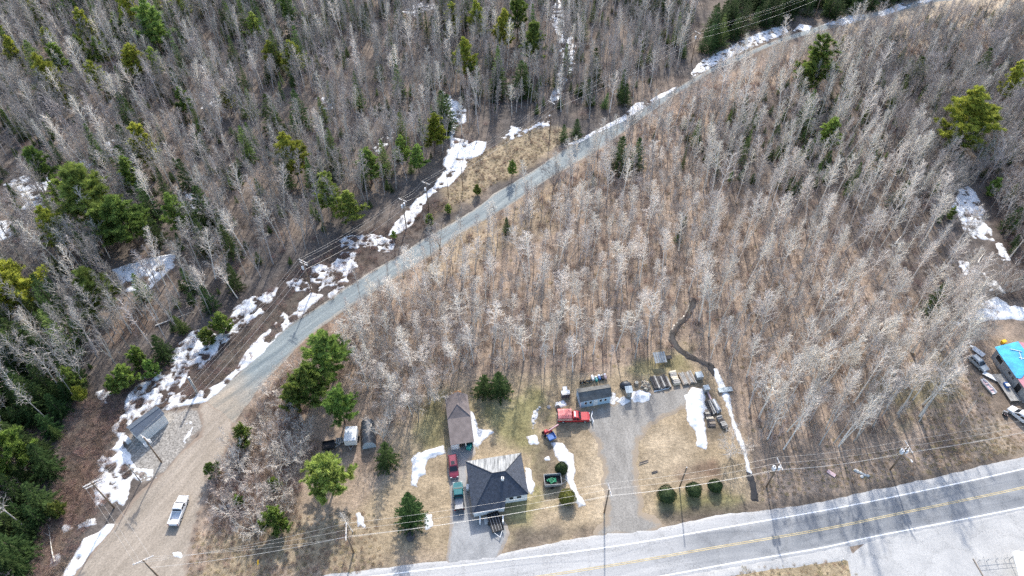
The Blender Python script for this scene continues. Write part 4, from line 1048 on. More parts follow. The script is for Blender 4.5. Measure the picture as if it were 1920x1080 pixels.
EDGE = pxs([(1425,842),(1385,760),(1500,640),(1640,600),(1780,560),(1805,640),(1790,700),(1720,795),(1640,818),(1560,845)])
add('aspen', scatter(EDGE, 45, 3.5, rg, AV, 15), (11, 17), (.9, 1.3))
add('slim', scatter(EDGE, 25, 2.6, rg, AV, 16), (10, 16))
add('hardwood', scatter(POLY_B, 130, 4.5, rg, AV, 7, .6), (5, 12), (1.0, 1.4))
add('hardwood', scatter(POLY_C, 330, 3.4, rg, AV, 8), (8, 14), (.9, 1.3))
add('slim', scatter(POLY_C, 300, 2.4, rg, AV, 9), (8, 14))
add('aspen', scatter(POLY_C, 60, 6.0, rg, AV, 10), (10, 15))
add('pale_shrub', scatter(POLY_D, 36, 2.8, rg, AV, 11), (2.5, 5.5), (.9, 1.3))
add('pale_shrub', scatter(POLY_C, 90, 3.5, rg, AV, 13), (4, 8), (.9, 1.2))
add('pale_shrub', scatter(pxs([(660,600),(800,520),(960,690),(880,690),(800,780),(720,790),(660,690)]), 34, 3.5, rg, AV, 14), (4, 8), (.9, 1.3))
add('pale_shrub', scatter(POLY_GREY, 22, 2.6, rg, [NO_TALL[0]], 12), (4, 8), (.9, 1.2))
# single trees that stand out
SINGLE = [
 ('pale_shrub', 1378, 835, 6.5, 1.0, "broad pale leafless shrub tree beside the snow filled brook"),
 ('aspen', 652, 972, 9, .9, "slender forked bare birch next to the highway pole at left"),
 ('hardwood', 1762, 385, 15, 1.2, "large pale grey bare tree beside the snow gully"),
 ('aspen', 1225, 585, 15, 1.35, "wide white crowned aspen at the brook bend"),
 ('hardwood', 1345, 195, 14, 1.3, "pale bare tree just below the upper road"),
 ('pale_shrub', 712, 800, 8, 1.0, "pale starburst crowned bare tree behind the tarp shelter"),
 ('pale_shrub', 755, 735, 9, 1.0, "pale starburst crowned bare tree left of the garage"),
 ('pale_shrub', 545, 845, 6, 1.2, "pale bare bush tree left of the white box trailer"),
 ('pale_shrub', 500, 915, 5, 1.1, "low spreading bare bush above the round pine"),
 ('pale_shrub', 440, 870, 6, 1.2, "fan shaped bare bush on the dirt road bank"),
 ('aspen', 1822, 770, 8, .5, "thin leaning birch near the right hand house"),
 ('hardwood', 1495, 305, 7, 1.2, "reddish brown domed bush among the grey trees"),
]
for kind, u, v, h, w, lab in SINGLE:
    plant_px(kind, "bare_tree", u, v, h, w, label=lab, mid=.6)

LAND = [(1110,690,"behind the blue shed"),(1235,660,"beside the lean-to at the brook"),(1400,780,"right of the snow filled brook"),(1480,840,"nearest the highway, right of the brook"),(1560,830,"at the highway edge of the grove"),(1660,805,"left of the pole with transformers, at the grove edge"),(1740,760,"at the grove corner nearest the tarp house"),(1780,640,"left of the house with the blue tarp"),(1820,590,"by the snow bank behind the tarp house"),(905,690,"behind the two dark firs"),(850,700,"behind the brown roofed garage"),(760,760,"left of the garage"),(700,690,"right of the pine cluster below the gravel road"),(660,620,"below the bend of the gravel road"),(760,560,"along the lower edge of the gravel road, at left"),(900,450,"below the gravel road in mid picture"),(980,570,"in the middle of the central grove"),(1090,620,"in the grove above the blue shed"),(1200,560,"in the grove left of the brook bend"),(1330,560,"in the grove above the brook"),(1450,600,"in the pale aspen grove right of the brook"),(1560,650,"in the pale aspen grove at right"),(1650,560,"in the right hand grove below the grey trees"),(1500,480,"in the upper part of the pale aspen grove"),(1300,420,"in the grove below the two dark spruces"),(1100,400,"in the grove under the middle of the gravel road"),(470,820,"on the bank of the dirt road"),(560,880,"around the big spreading pine"),(150,640,"above the melting snow at left"),(70,760,"in the dark wood at the left edge"),(60,980,"at the lower left corner"),(350,560,"below the snowy clearing at left"),(430,480,"right of the snowy clearing at left"),(560,440,"above the middle line pole"),(250,450,"below the big pine cluster"),(60,560,"beside the big pine at the left edge"),(1700,420,"left of the snow gully"),(1880,350,"right of the snow gully"),(1420,330,"below the slim dark spruce at right"),(650,300,"above the bright round pine"),(450,330,"in the middle of the left forest"),(440,60,"below the two slim spruces at the top edge"),(260,200,"below the olive round crowned pine"),(80,220,"below the broad spruce near the upper left corner"),(540,180,"below the close pair of pointed spruces"),(700,160,"in the upper middle forest"),(920,200,"right of the long snow drift"),(1180,130,"between the snowy trail and the upper road"),(1150,20,"right of the snowy trail at the top"),(640,30,"near the top edge, left of the tiny spruces"),(850,90,"left of the tall pine group"),(40,330,"by the broken snow at the left edge"),(1600,200,"right of the tall dark pine"),(1750,180,"left of the large yellow pine")]
LANDW = [(px(u, v).x, px(u, v).y, t) for u, v, t in LAND]
def near_land(x, y):
    return min(LANDW, key=lambda l: (l[0] - x) ** 2 + (l[1] - y) ** 2)[2]
TALL = [t for t in TALL if not any((t[1] - a) ** 2 + (t[2] - b) ** 2 < r * r for a, b, r in TREE_SPOTS)]
TALL.sort(key=lambda t: t[1] ** 2 + t[2] ** 2)
count = {}
REST = []
WORD = {'aspen': ("aspen_tree", "pale bare aspen"), 'hardwood': ("hardwood_tree", "grey spreading bare hardwood"), 'slim': ("hardwood_tree", "slim grey bare hardwood"), 'larch': ("larch_tree", "tan leafless larch"), 'pale_shrub': ("bare_shrub", "pale twiggy bare shrub")}
for t in TALL:
    kind, x, y, h, w = t
    nm, lab = WORD[kind]
    vis = in_view(x, y, -40)
    if vis and count.get(nm, 0) < 300:
        count[nm] = count.get(nm, 0) + 1
        ph = near_land(x, y)
        plant(kind, nm, x, y, h, w, label=f"{lab} {ph}", group=f"{lab} trees {ph}")
    else:
        REST.append(t)

# understorey firs and the dark conifer wall at the top right: every one a tree of its own
def row_part(x): return 'by the half hidden pole' if x < 82 else 'behind the ragged snow bank' if x < 112 else 'right of the pole at the top edge' if x < 150 else 'near the bright snow wedge'
for x, y in scatter(POLY_CONIF, 150, 1.9, rg, [NO_TALL[0]]):
    if in_view(x, y): plant('fir' if random.random() < .8 else 'spruce', "dark_conifer", x, y, random.uniform(8, 14), random.uniform(.95, 1.3), label=f"dark conifer above the upper road, {row_part(x)}", group=f"dark conifers above the upper road, {row_part(x)}")
DARKLEFT = pxs([(-120,560),(60,640),(130,700),(150,740),(120,840),(100,930),(80,1010),(20,1110),(-260,1110)])
FIR_REST = []
def fir_batch(pts, most, hr, wr, lab, grp, share=.55):
    """the nearest ones in view are trees of their own, the others join the mass of young firs"""
    pts = sorted((p for p in pts if in_view(*p)), key=lambda p: p[0] ** 2 + p[1] ** 2); n = 0
    for x, y in pts:
        h, w = random.uniform(*hr), random.uniform(*wr)
        kd = 'fir' if random.random() < share else 'spruce'
        if n < most and in_view(x, y, -70):
            n += 1; plant(kd, "fir_tree", x, y, h, w, label=lab + near_land(x, y), group=grp + near_land(x, y))
        else: FIR_REST.append((kd, x, y, h, w))
fir_batch(scatter(DARKLEFT, 165, 2.1, rg, []), 105, (5, 11), (.9, 1.4), "dark fir of the dense left wood, ", "dark firs of the left wood ", 1.0)
fir_batch(scatter(POLY_A, 290, 3.2, rg, AV, 21, .9), 95, (5, 14), (.9, 1.35), "small dark fir ", "small dark firs ")
GREEN_A = pxs([(-80,-60),(420,-60),(420,140),(330,330),(240,350),(130,300),(60,480),(-100,520)])
for poly, n, md_ in ((GREEN_A, 62, 5.0), (pxs([(640,-60),(1040,-60),(1020,200),(900,190),(820,130),(640,120)]), 26, 5.0), (pxs([(420,-60),(640,-60),(640,420),(480,470),(420,300)]), 22, 6.0), (pxs([(-60,560),(120,580),(160,700),(-60,700)]), 14, 4.0)):
    for x, y in scatter(poly, n, md_, rg, AV, 61):
        if in_view(x, y):
            kd = random.choice(('pine', 'spruce', 'spruce', 'fir', 'yellow_pine'))
            plant(kd, {'pine': "pine_tree", 'yellow_pine': "pine_tree", 'spruce': "spruce_tree", 'fir': "fir_tree"}[kd], x, y, random.uniform(9, 17), random.uniform(.65, 1.0), label=f"{ {'pine': 'green pine', 'yellow_pine': 'yellowish pine', 'spruce': 'tall green spruce', 'fir': 'tall dark fir'}[kd]} standing {near_land(x, y)}", group=f"scattered conifers {near_land(x, y)}")
for x, y in scatter(POLY_C, 45, 5.0, rg, AV, 22, .8):
    if in_view(x, y): plant('fir', "fir_tree", x, y, random.uniform(3, 7), random.uniform(.8, 1.2), label=f"small dark fir {near_land(x, y)}", group=f"small dark firs {near_land(x, y)}")
for x, y in scatter(POLY_B, 22, 7.0, rg, AV, 23, .8):
    if in_view(x, y) and y > 125: plant('fir', "fir_tree", x, y, random.uniform(2.5, 6), random.uniform(.8, 1.1), label=f"small dark fir {near_land(x, y)}", group=f"small dark firs {near_land(x, y)}")

# ------------------------------------------------------------------ masses nobody could count: farther trunks, saplings, brush, dry grass
PC = bpy.data.collections.new("plant_kinds")     # kept out of the scene; only scattered from
def gn_scatter(name, protos, pts, label, kind="stuff"):
    """protos: list of joined meshes; pts: (x, y, rz, scale, wide, index)"""
    c = bpy.data.collections.new(name + "_kinds")
    for i, me in enumerate(protos):
        c.objects.link(bpy.data.objects.new(f"{name}_{i:02d}", me))
    n = len(pts); A = np.array(pts, np.float32)
    me = bpy.data.meshes.new(name); me.vertices.add(n)
    co = np.zeros((n, 3), np.float32); co[:, :2] = A[:, :2]
    me.vertices.foreach_set("co", co.ravel())
    def attr(nm, ty, arr, key):
        a = me.attributes.new(nm, ty, 'POINT'); a.data.foreach_set(key, np.ascontiguousarray(arr).ravel())
    rot = np.zeros((n, 3), np.float32); rot[:, 2] = A[:, 2]; rot[:, :2] = RNG.normal(0, .055, (n, 2))
    attr("rot", 'FLOAT_VECTOR', rot, "vector")
    scl = np.stack([A[:, 3] * A[:, 4], A[:, 3] * A[:, 4], A[:, 3]], 1); attr("scl", 'FLOAT_VECTOR', scl, "vector")
    attr("idx", 'INT', A[:, 5].astype(np.int32), "value")
    ng = bpy.data.node_groups.new(name, 'GeometryNodeTree')
    ng.interface.new_socket("Geometry", in_out='INPUT', socket_type='NodeSocketGeometry')
    ng.interface.new_socket("Geometry", in_out='OUTPUT', socket_type='NodeSocketGeometry')
    N, L = ng.nodes, ng.links
    gi, go = N.new("NodeGroupInput"), N.new("NodeGroupOutput")
    ci = N.new("GeometryNodeCollectionInfo"); ci.inputs[0].default_value = c; ci.inputs["Separate Children"].default_value = True; ci.inputs["Reset Children"].default_value = True
    ip = N.new("GeometryNodeInstanceOnPoints"); ip.inputs["Pick Instance"].default_value = True
    def named(nm, ty):
        a = N.new("GeometryNodeInputNamedAttribute"); a.data_type = ty; a.inputs[0].default_value = nm; return a.outputs[0]
    L.new(gi.outputs[0], ip.inputs["Points"]); L.new(ci.outputs[0], ip.inputs["Instance"])
    L.new(named("idx", 'INT'), ip.inputs["Instance Index"])
    er = N.new("FunctionNodeEulerToRotation"); L.new(named("rot", 'FLOAT_VECTOR'), er.inputs[0]); L.new(er.outputs[0], ip.inputs["Rotation"])
    L.new(named("scl", 'FLOAT_VECTOR'), ip.inputs["Scale"]); L.new(ip.outputs[0], go.inputs[0])
    o = link(bpy.data.objects.new(name, me))
    md = o.modifiers.new("scatter", 'NODES'); md.node_group = ng
    return tag(o, label, kind=kind)
def joined(pair):
    T, C = pair
    bm = bmesh.new(); bm.from_mesh(T); nT = len(bm.faces); bm.from_mesh(C); bm.faces.ensure_lookup_table()
    for f in bm.faces[nT:]: f.material_index = 1
    me = bpy.data.meshes.new(T.name + "_whole"); bm.to_mesh(me); bm.free()
    me.materials.append(T.materials[0]); me.materials.append(C.materials[0]); return me
order, index = [], {}
for kind in ('aspen', 'hardwood', 'slim', 'larch', 'pale_shrub'):
    for i, pr in enumerate(PROTO[kind]):
        index.setdefault(kind, []).append(len(order)); order.append(joined(pr))
gn_scatter("far_bare_trees", order, [(x, y, random.uniform(0, 6.28), h / BASE_H[k_], w, random.choice(index[k_])) for k_, x, y, h, w in REST], "mass of farther leafless trees filling the woods")
saps = [joined(p) for p in PROTO['sapling']]
sp_pts = []
for poly, n, md_, hr in ((POLY_A, 2600, 1.5, (.5, 1.3)), (POLY_B, 1900, 1.4, (.3, 1.0)), (POLY_C, 900, 1.5, (.5, 1.2)), (POLY_D, 320, 1.1, (.3, .8)), (POLY_GREY, 90, 1.2, (.4, .9))):
    for x, y in scatter(poly, n, md_, rg, AV):
        if in_view(x, y): sp_pts.append((x, y, random.uniform(0, 6.28), random.uniform(*hr), random.uniform(.8, 1.3), random.randrange(len(saps))))
FRINGE = pxs([(1230,208),(1290,175),(1400,118),(1520,78),(1640,48),(1760,22),(1790,50),(1660,80),(1530,110),(1400,155),(1300,215),(1240,235)])
for x, y in scatter(FRINGE, 420, 1.0, rg, [NO_TALL[0]]):
    sp_pts.append((x, y, random.uniform(0, 6.28), random.uniform(.5, 1.05), random.uniform(1.0, 1.5), random.randrange(len(saps))))
gn_scatter("saplings", saps, sp_pts, "thin brown saplings growing under the taller trees")
ug = [joined(p) for p in PROTO['fir'][:3]] + [joined(p) for p in PROTO['spruce'][:2]]
upts = [(x, y, random.uniform(0, 6.28), h / BASE_H[k_], w, random.randrange(3) if k_ == 'fir' else 3 + random.randrange(2)) for k_, x, y, h, w in FIR_REST]
for poly, n, md_, pt in ((POLY_A, 1050, 2.0, .9), (POLY_C, 300, 2.0, .8), (pxs([(1260,250),(1560,130),(1700,330),(1560,380),(1340,340)]), 130, 2.5, .8)):
    for x, y in scatter(poly, n, md_, rg, AV, 41, pt):
        if in_view(x, y): upts.append((x, y, random.uniform(0, 6.28), random.uniform(.2, .55), random.uniform(1.0, 1.5), random.randrange(5)))
gn_scatter("young_firs", ug, upts, "mass of young dark green firs under the bare trees")
br = [brush(700 + i, 1.0 + .2 * (i % 3), 1.1 + .25 * (i % 4)).mesh("brush_clump", 'brush') for i in range(5)]
POLY_ROWTOP = pxs([(640,445),(740,418),(800,372),(840,380),(760,470),(640,560),(540,612),(440,700),(330,768),(235,790),(170,960),(90,1090),(60,1060),(120,880),(180,740),(330,650),(520,530)])
bpts = [(x, y, random.uniform(0, 6.28), .35 + .35 * r, 1.1, random.randrange(5)) for x, y, r in SPECKS if random.random() < .75]
for poly, n, md_, sr in ((POLY_ROWTOP, 1000, .9, (.25, .7)), (pxs([(130,740),(235,735),(215,830),(180,960),(110,1090),(50,1090),(110,900)]), 420, .9, (.35, .9)), (POLY_A, 1700, 1.4, (.4, 1.0)), (POLY_B, 1100, 1.6, (.3, .9)), (POLY_C, 700, 1.5, (.5, 1.2)), (POLY_D, 500, 1.1, (.4, 1.1)),
                         (pxs([(560,650),(650,585),(760,505),(1000,362),(1240,212),(1500,100),(1700,40),(1760,60),(1560,130),(1260,240),(1000,400),(760,545),(640,640),(540,740)]), 650, 1.0, (.4, 1.0)),
                         (pxs([(880,300),(1000,235),(1060,245),(1060,265),(960,330),(850,390),(800,410),(830,370)]), 110, 1.6, (.3, .8)),
                         (pxs([(380,880),(420,900),(640,1000),(720,1060),(600,1080),(350,1090)]), 300, 1.1, (.25, .6)),
                         (pxs([(1640,60),(1900,-10),(2000,60),(1950,140),(1700,120)]), 350, 1.2, (.4, .9))):
    for x, y in scatter(poly, n, md_, rg, [NO_TALL[0]]):
        if in_view(x, y): bpts.append((x, y, random.uniform(0, 6.28), random.uniform(*sr), random.uniform(.9, 1.5), random.randrange(5)))
gn_scatter("brush", br, bpts, "low tangled reddish brown brush")
tu = [tussock(800 + i).mesh("grass_tussock", 'dead_grass') for i in range(4)]
tpts = []
for poly, n, md_ in ((pxs([(370,1000),(560,970),(700,960),(720,1060),(640,1078),(340,1090)]), 420, .9),
                     (pxs([(1420,880),(1920,810),(1920,845),(1700,895),(1430,940)]), 600, .9), (pxs([(880,300),(1000,235),(1060,245),(1060,265),(960,330),(850,390),(800,410),(830,370)]), 500, .8), (POLY_B, 1200, 1.2), (pxs([(1720,780),(1820,700),(1920,840),(1760,880)]), 400, .9),
                     (pxs([(1385,1066),(1590,1050),(1640,1130),(1380,1130)]), 150, .8)):
    for x, y in scatter(poly, n, md_, rg, []):
        if in_view(x, y): tpts.append((x, y, random.uniform(0, 6.28), random.uniform(.25, .6), random.uniform(.9, 1.4), random.randrange(4)))
gn_scatter("dry_grass", tu, tpts, "tufts of dry straw coloured grass")

# fallen trunks
for i, (u, v, L_, a_, lab) in enumerate(((60, 700, 9, 40, "pale fallen trunk in the dark wood at left"), (85, 950, 7, 130, "white fallen birch in the dark firs at lower left"), (30, 930, 9, 140, "second fallen birch left of the white one at lower left"), (95, 1020, 8, 125, "fallen grey trunk at the lower left forest edge"), (840, 180, 6, -20, "fallen trunk at the head of the long snow drift"), (1690, 440, 10, 50, "fallen grey trunk left of the snow gully"), (330, 600, 9, 25, "fallen trunk above the melting snow"), (1010, 520, 7, 80, "fallen trunk in the middle of the central grove"), (1560, 700, 8, 30, "fallen trunk in the pale aspen grove at right"), (450, 300, 9, 60, "fallen trunk in the middle of the left forest"), (1840, 480, 7, 50, "bare trunk leaning over the snow scraps at right"))):
    p = px(u, v); e = empty("fallen_tree", (p.x, p.y, .12), R(a_), lab, "log"); T_ = TB(); rng = random.Random(900 + i)
    nd = limb(T_, Vector((-L_ / 2, 0, .05)), Vector((1, 0, .03)), L_, .16, 7, .0, rng, 6, .06); T_2 = TB()
    for k in range(7):
        q, d2, r2 = at_node(nd, rng.uniform(.4, .95)); limb(T_2, q, side_dir(d2, rng.uniform(0, 3.1), R(50)), rng.uniform(.6, 1.8), .04, 3, .05, rng, 3, .2)
    link(bpy.data.objects.new("trunk", T_.mesh("fallen_bole", 'aspen', True)), e); link(bpy.data.objects.new("branches", T_2.mesh("fallen_branches", 'aspen_twig')), e)

# ------------------------------------------------------------------ utility poles and wires
def vertical_from(base, top):
    b = px(*base); d = px(*top)          # height whose top lies on the ray through `top`
    h = CAM_H * (1 - math.hypot(b.x, b.y) / math.hypot(d.x, d.y))
    return b, h
POLES = {}
def utility_pole(key, base, h, az, label, arms=1, transformer=0, wood='pole', braces=True, arm_len=2.6):
    b = px(*base) if not isinstance(base, Vector) else base
    e = empty("utility_pole", (b.x, b.y, 0), az, label, "utility pole")
    MB().tube((0, 0, -.3), (0, 0, h), .17, .11, 10).build("shaft", wood, e, True)
    for k in range(arms):
        z = h - .25 - .75 * k
        a = MB().box((.16, 0, z), (.14, arm_len - .3 * k, .16)).build("crossarm", 'arm', e)
        for y in (-.46, -.16, .3, .46):
            MB().tube((.16, y * arm_len, z + .08), (.16, y * arm_len, z + .30), .05, .035, 8).build("insulator", 'xfmr', a)
        if braces:
            for s in (-1, 1): MB().tube((.2, s * .75, z - .05), (.12, 0, z - .7), .025, .025, 5).build("brace", 'alu', a)
    for k in range(transformer):
        s = (-1, 1)[k % 2]
        t = MB().tube((.45 * s, .28 * (k // 2), h - 2.3), (.45 * s, .28 * (k // 2), h - 1.4), .26, .26, 12).build("transformer", 'xfmr', e, False)
        MB().tube((.45 * s, .28 * (k // 2), h - 1.4), (.45 * s, .28 * (k // 2), h - 1.15), .05, .04, 6).build("bushing", 'xfmr', t)
    POLES[key] = (Vector((b.x, b.y, h - .1)), az)
    return e
def bare_pole(base, h, wood, label, r=.14):
    b = px(*base)
    e = empty("stub_pole", (b.x, b.y, 0), 0, label, "pole")
    MB().tube((0, 0, -.3), (0, 0, h), r, r * .8, 10).build("shaft", wood, e, True)
    MB().tube((0, 0, h), (0, 0, h + .06), r * .85, r * .5, 10).build("cap", 'alu', e)
line_az = heading(px(636, 1030), px(1700, 880))
row_az = heading(px(303, 867), px(763, 427))
utility_pole('p0', (308, 1093), 9.5, R(118), "power pole at the bottom edge on the dirt road", 1, arm_len=3.2)
utility_pole('p1', (214, 952), 9.5, R(125), "power pole at the left end of the snow field", 2, arm_len=3.0)
utility_pole('p2', (303, 867), 9.0, row_az, "power pole in front of the utility hut", 2, 2)
utility_pole('p3', (585, 548), 10.5, row_az, "power pole beside the gravel road bend", 2, 1)
utility_pole('p4', (762, 427), 9.5, row_az, "left of two close power poles in the snow drift", 1, 2, 'pole')
utility_pole('p5', (804, 395), 9.5, row_az, "right of two close power poles in the snow drift", 1, 1, 'pole')
utility_pole('p6', (1031, 250), 11.0, heading(px(804, 395), px(1290, 120)), "tall power pole in the dry clearing by the road", 1, arm_len=2.8)
utility_pole('p7', (1296, 118), 11.5, heading(px(1031, 250), px(1520, 38)), "power pole half hidden at the dark conifer row", 1, 1)
utility_pole('p8', (1526, 36), 11.0, heading(px(1296, 118), px(1700, -40)), "power pole at the top edge above the upper road", 1)
utility_pole('h1', (663, 1036), 8.8, line_az, "power pole with white crossarm at lower left of the highway", 1, arm_len=3.2)
utility_pole('h2', (1133, 961), 8.8, line_az, "power pole with a plain crossarm beside the gravel drive", 1, arm_len=2.6)
utility_pole('h3', (1437, 913), 8.8, line_az, "power pole with clustered transformers right of the brook", 1, 3)
utility_pole('h4', (1669, 881), 8.6, line_az, "power pole with transformers and street lamp near the grove corner", 1, 4)
utility_pole('h5', (2010, 815), 8.8, line_az, "power pole beyond the right edge of the picture", 1)
bare_pole((1274, 914), 7.6, 'pole', "thin pole standing between the clipped bushes")
bare_pole((370, 737), 5.5, 'pole_grey', "thick grey stub pole in the roadside snow", .3)
bare_pole((264, 903), 6.5, 'pole_grey', "dark slim pole leaning over the snow field", .11)
bare_pole((841, 371), 8.5, 'pole', "left of two plain poles beside the snow drift", .10)
bare_pole((868, 358), 8.5, 'pole', "right of two plain poles beside the snow drift", .10)
# street lamp arm on the transformer pole
for ob in scene.objects:
    if ob.name.startswith("utility_pole") and "street lamp" in ob.get("label", ""):
        a = MB().tube((0, 0, 6.2), (.3, -1.8, 6.7), .035, .03, 6).build("lamp_arm", 'alu', ob)
        MB().box((.32, -1.95, 6.68), (.22, .5, .12)).build("lamp_head", 'xfmr', a)
def wire(keys, off, dz, label, sag=1.0, r=.013, ext=None):
    pts = []
    for k in keys:
        p, az = POLES[k]
        pts.append(p + Vector((-math.sin(az) * off, math.cos(az) * off, dz)))
    if ext: pts += ext
    m = MB()
    path = []
    for a, b in zip(pts, pts[1:]):
        n = 14
        for i in range(n):
            t = i / n; q = a.lerp(b, t); q.z -= sag * 4 * t * (1 - t); path.append(q)
    path.append(pts[-1])
    base = path[0].copy(); base.z = 0
    e = m
    for a, b in zip(path, path[1:]): m.tube(a, b, r, r, 5, False)
    o = m.build("power_wire", 'wire'); tag(o, label, "power wire")
    return o
HK, RK = ['p0', 'h1', 'h2', 'h3', 'h4', 'h5'], ['p0', 'p1', 'p2', 'p3', 'p4', 'p5', 'p6', 'p7', 'p8']
wire(HK, 1.25, .2, "uppermost wire of the highway power line, farthest from the road")
wire(HK, 0.0, .3, "middle wire of the highway power line")
wire(HK, -1.25, .2, "outer wire of the highway power line, nearest the road")
wire(HK, .25, -2.6, "thick low cable of the highway power line", 1.3, .022)
far = px(1800, -110); far.z = 10
wire(RK, 1.2, .2, "left outer wire of the power line along the gravel road", ext=[far + Vector((-1, 1, 0))])
wire(RK, .4, .2, "inner left wire of the power line along the gravel road", ext=[far])
wire(RK, -1.2, .2, "right outer wire of the power line along the gravel road", ext=[far + Vector((1, -1, 0))])
wire(RK[1:], -.5, -2.2, "low thick cable of the power line along the gravel road", 1.3, .022, ext=[far + Vector((0, 0, -2))])

# ------------------------------------------------------------------ buildings
class Local:
    """building empty; points given in the place, turned into its own frame"""
    def __init__(s, name, base, label, cat="building"):
        s.e = empty(name, (base.x, base.y, 0), 0, label, cat); s.o = Vector((base.x, base.y, 0))
    def __call__(s, p): return Vector(p) - s.o
    def pt(s, u, v, z): return px(u, v, z) - s.o
def wall_quad(mb, a, b, z0, z1, t=.12, z2=None):
    """upright wall slab between two plan points"""
    a, b = Vector((a[0], a[1], 0)), Vector((b[0], b[1], 0)); d = (b - a).normalized(); n = Vector((-d.y, d.x, 0)) * t / 2
    vs = [a - n, b - n, b + n, a + n]
    zz = [z1, z1 if z2 is None else z2, z1 if z2 is None else z2, z1]
    mb.add([v + Vector((0, 0, z0)) for v in vs] + [v + Vector((0, 0, h_)) for v, h_ in zip(vs, zz)], [(3, 2, 1, 0), (4, 5, 6, 7), (0, 1, 5, 4), (1, 2, 6, 5), (2, 3, 7, 6), (3, 0, 4, 7)])
def window(parent, a, b, f0, f1, z0, z1, out, name="window", frame='white', glass='glass'):
    """opening on the wall a->b between fractions f0..f1, proud by `out` on the right-hand side"""
    a, b = Vector((a[0], a[1], 0)), Vector((b[0], b[1], 0)); d = (b - a); n = Vector((d.y, -d.x, 0)).normalized()
    p, q = a + d * f0, a + d * f1; w = (q - p).length; c = (p + q) / 2 + n * out; rz = math.atan2(d.y, d.x)
    o = MB().box((c.x, c.y, (z0 + z1) / 2), (w, .05, z1 - z0), rz).build(name, frame, parent)
    c2 = c + n * .03
    MB().box((c2.x, c2.y, (z0 + z1) / 2), (w - .18, .04, z1 - z0 - .18), rz).build("pane" if name != "door" else "panel", glass, o)
    return o
def house():
    c = px(930, 905)
    H = Local("house", c, "white house with a dark navy hipped roof beside the highway", "house")
    ze, zr, zx = 2.7, 4.9, 2.05
    A, B, C_, D, E, F_ = H.pt(873, 865, ze), H.pt(977, 849, ze), H.pt(991, 926, ze), H.pt(948.5, 933.5, ze), H.pt(946.7, 951.7, zx), H.pt(886, 963, zx)
    R1, R2 = H.pt(923, 887, zr), H.pt(947.5, 883, zr)
    roof = MB()
    def face(*p):
        roof.slab(p, .12)
    face(B, R2, C_); face(C_, R2, R1, D); face(D, R1, F_, E); face(A, F_, R1)
    rf = roof.build("roof", 'shingle', H.e)
    MB().slab((A, R1, R2, B), .12).build("rear_roof_slope", 'pale_slope', H.e)["label"] = "pale streaked rear roof slope"  # rear slope, paler and streakier than the navy ones
    rc = MB()
    for a, b in ((A, R1), (R1, R2), (R2, B), (R2, C_), (R1, F_)): rc.tube(a + Vector((0, 0, .05)), b + Vector((0, 0, .05)), .07, .07, 5)
    rc.build("ridge_cap", 'shingle', rf)
    v = (R1 + R2) / 2 + Vector((.7, -1.2, -.35))
    ch = MB().box((v.x, v.y, v.z), (.5, .5, .7)).build("chimney", 'white', rf)
    MB().box((v.x, v.y, v.z + .36), (.25, .25, .06)).build("flue", 'dark', ch)
    # walls, set in from the eaves
    cen = (A + B + C_ + D) / 4
    def inn(p, k=.93): return Vector((cen.x + (p.x - cen.x) * k, cen.y + (p.y - cen.y) * k, 0))
    SW = F_.lerp(A, .17); a, b, c2, s = inn(A), inn(B), inn(C_), inn(Vector((SW.x, SW.y, 0)))
    w = MB()
    for p, q, z1, z2 in ((a, b, ze - .08, ze - .08), (b, c2, ze - .08, ze - .08), (c2, s, ze - .08, 2.1), (s, a, 2.1, ze - .08)): wall_quad(w, p, q, -.05, z1, .2, z2)
    wl = w.build("wall", 'white', H.e)
    window(wl, s, c2, .66, .75, 1.3, 2.2, .13); window(wl, s, c2, .80, .90, 1.3, 2.2, .13)
    window(wl, s, c2, .44, .52, .0, 2.05, .13, "door", 'white', 'siding')
    window(wl, c2, b, .25, .4, 1.0, 2.1, .13); window(wl, c2, b, .6, .75, 1.0, 2.1, .13)
    window(wl, a, s, .25, .38, 1.0, 2.1, .13); window(wl, a, s, .6, .72, 1.0, 2.1, .13)
    # porch under the lower roof
    po = MB(); d = (E - F_).normalized(); off = Vector((0, .35, 0))
    f, e2 = F_ + d * .2 + off, E - d * .2 + off
    wall_quad(po, f, e2, .0, 1.0, .1)
    pw = po.build("porch_wall", 'white', H.e)
    for k in range(9):
        p = f.lerp(e2, k / 8)
        MB().box((p.x, p.y, 1.05), (.09, .09, 2.0)).build("porch_post", 'white', pw)
    MB().add([], []).box(((F_ + E).x / 2, (F_ + E).y / 2 - .02, zx - .1), ((E - F_).length, .06, .22), math.atan2(d.y, d.x)).build("fascia", 'white', H.e)
    # concrete step and its two white posts
    st = (F_ * .45 + E * .55); MB().box((st.x, st.y - .9, .1), (2.4, 1.4, .24), math.atan2(d.y, d.x)).build("step", 'concrete', H.e)
    for k, yy in ((-1.9, -1.6), (2.3, -1.5)):
        MB().box((st.x + k, st.y + yy + .4, .55), (.22, 1.3, .9)).build("rail_panel", 'white', H.e)
    m = MB(); p = A.lerp(F_, .42); m.box((p.x - .25, p.y, .5), (.45, 1.0, .9)); m.build("heat_pump", 'xfmr', H.e)
house()
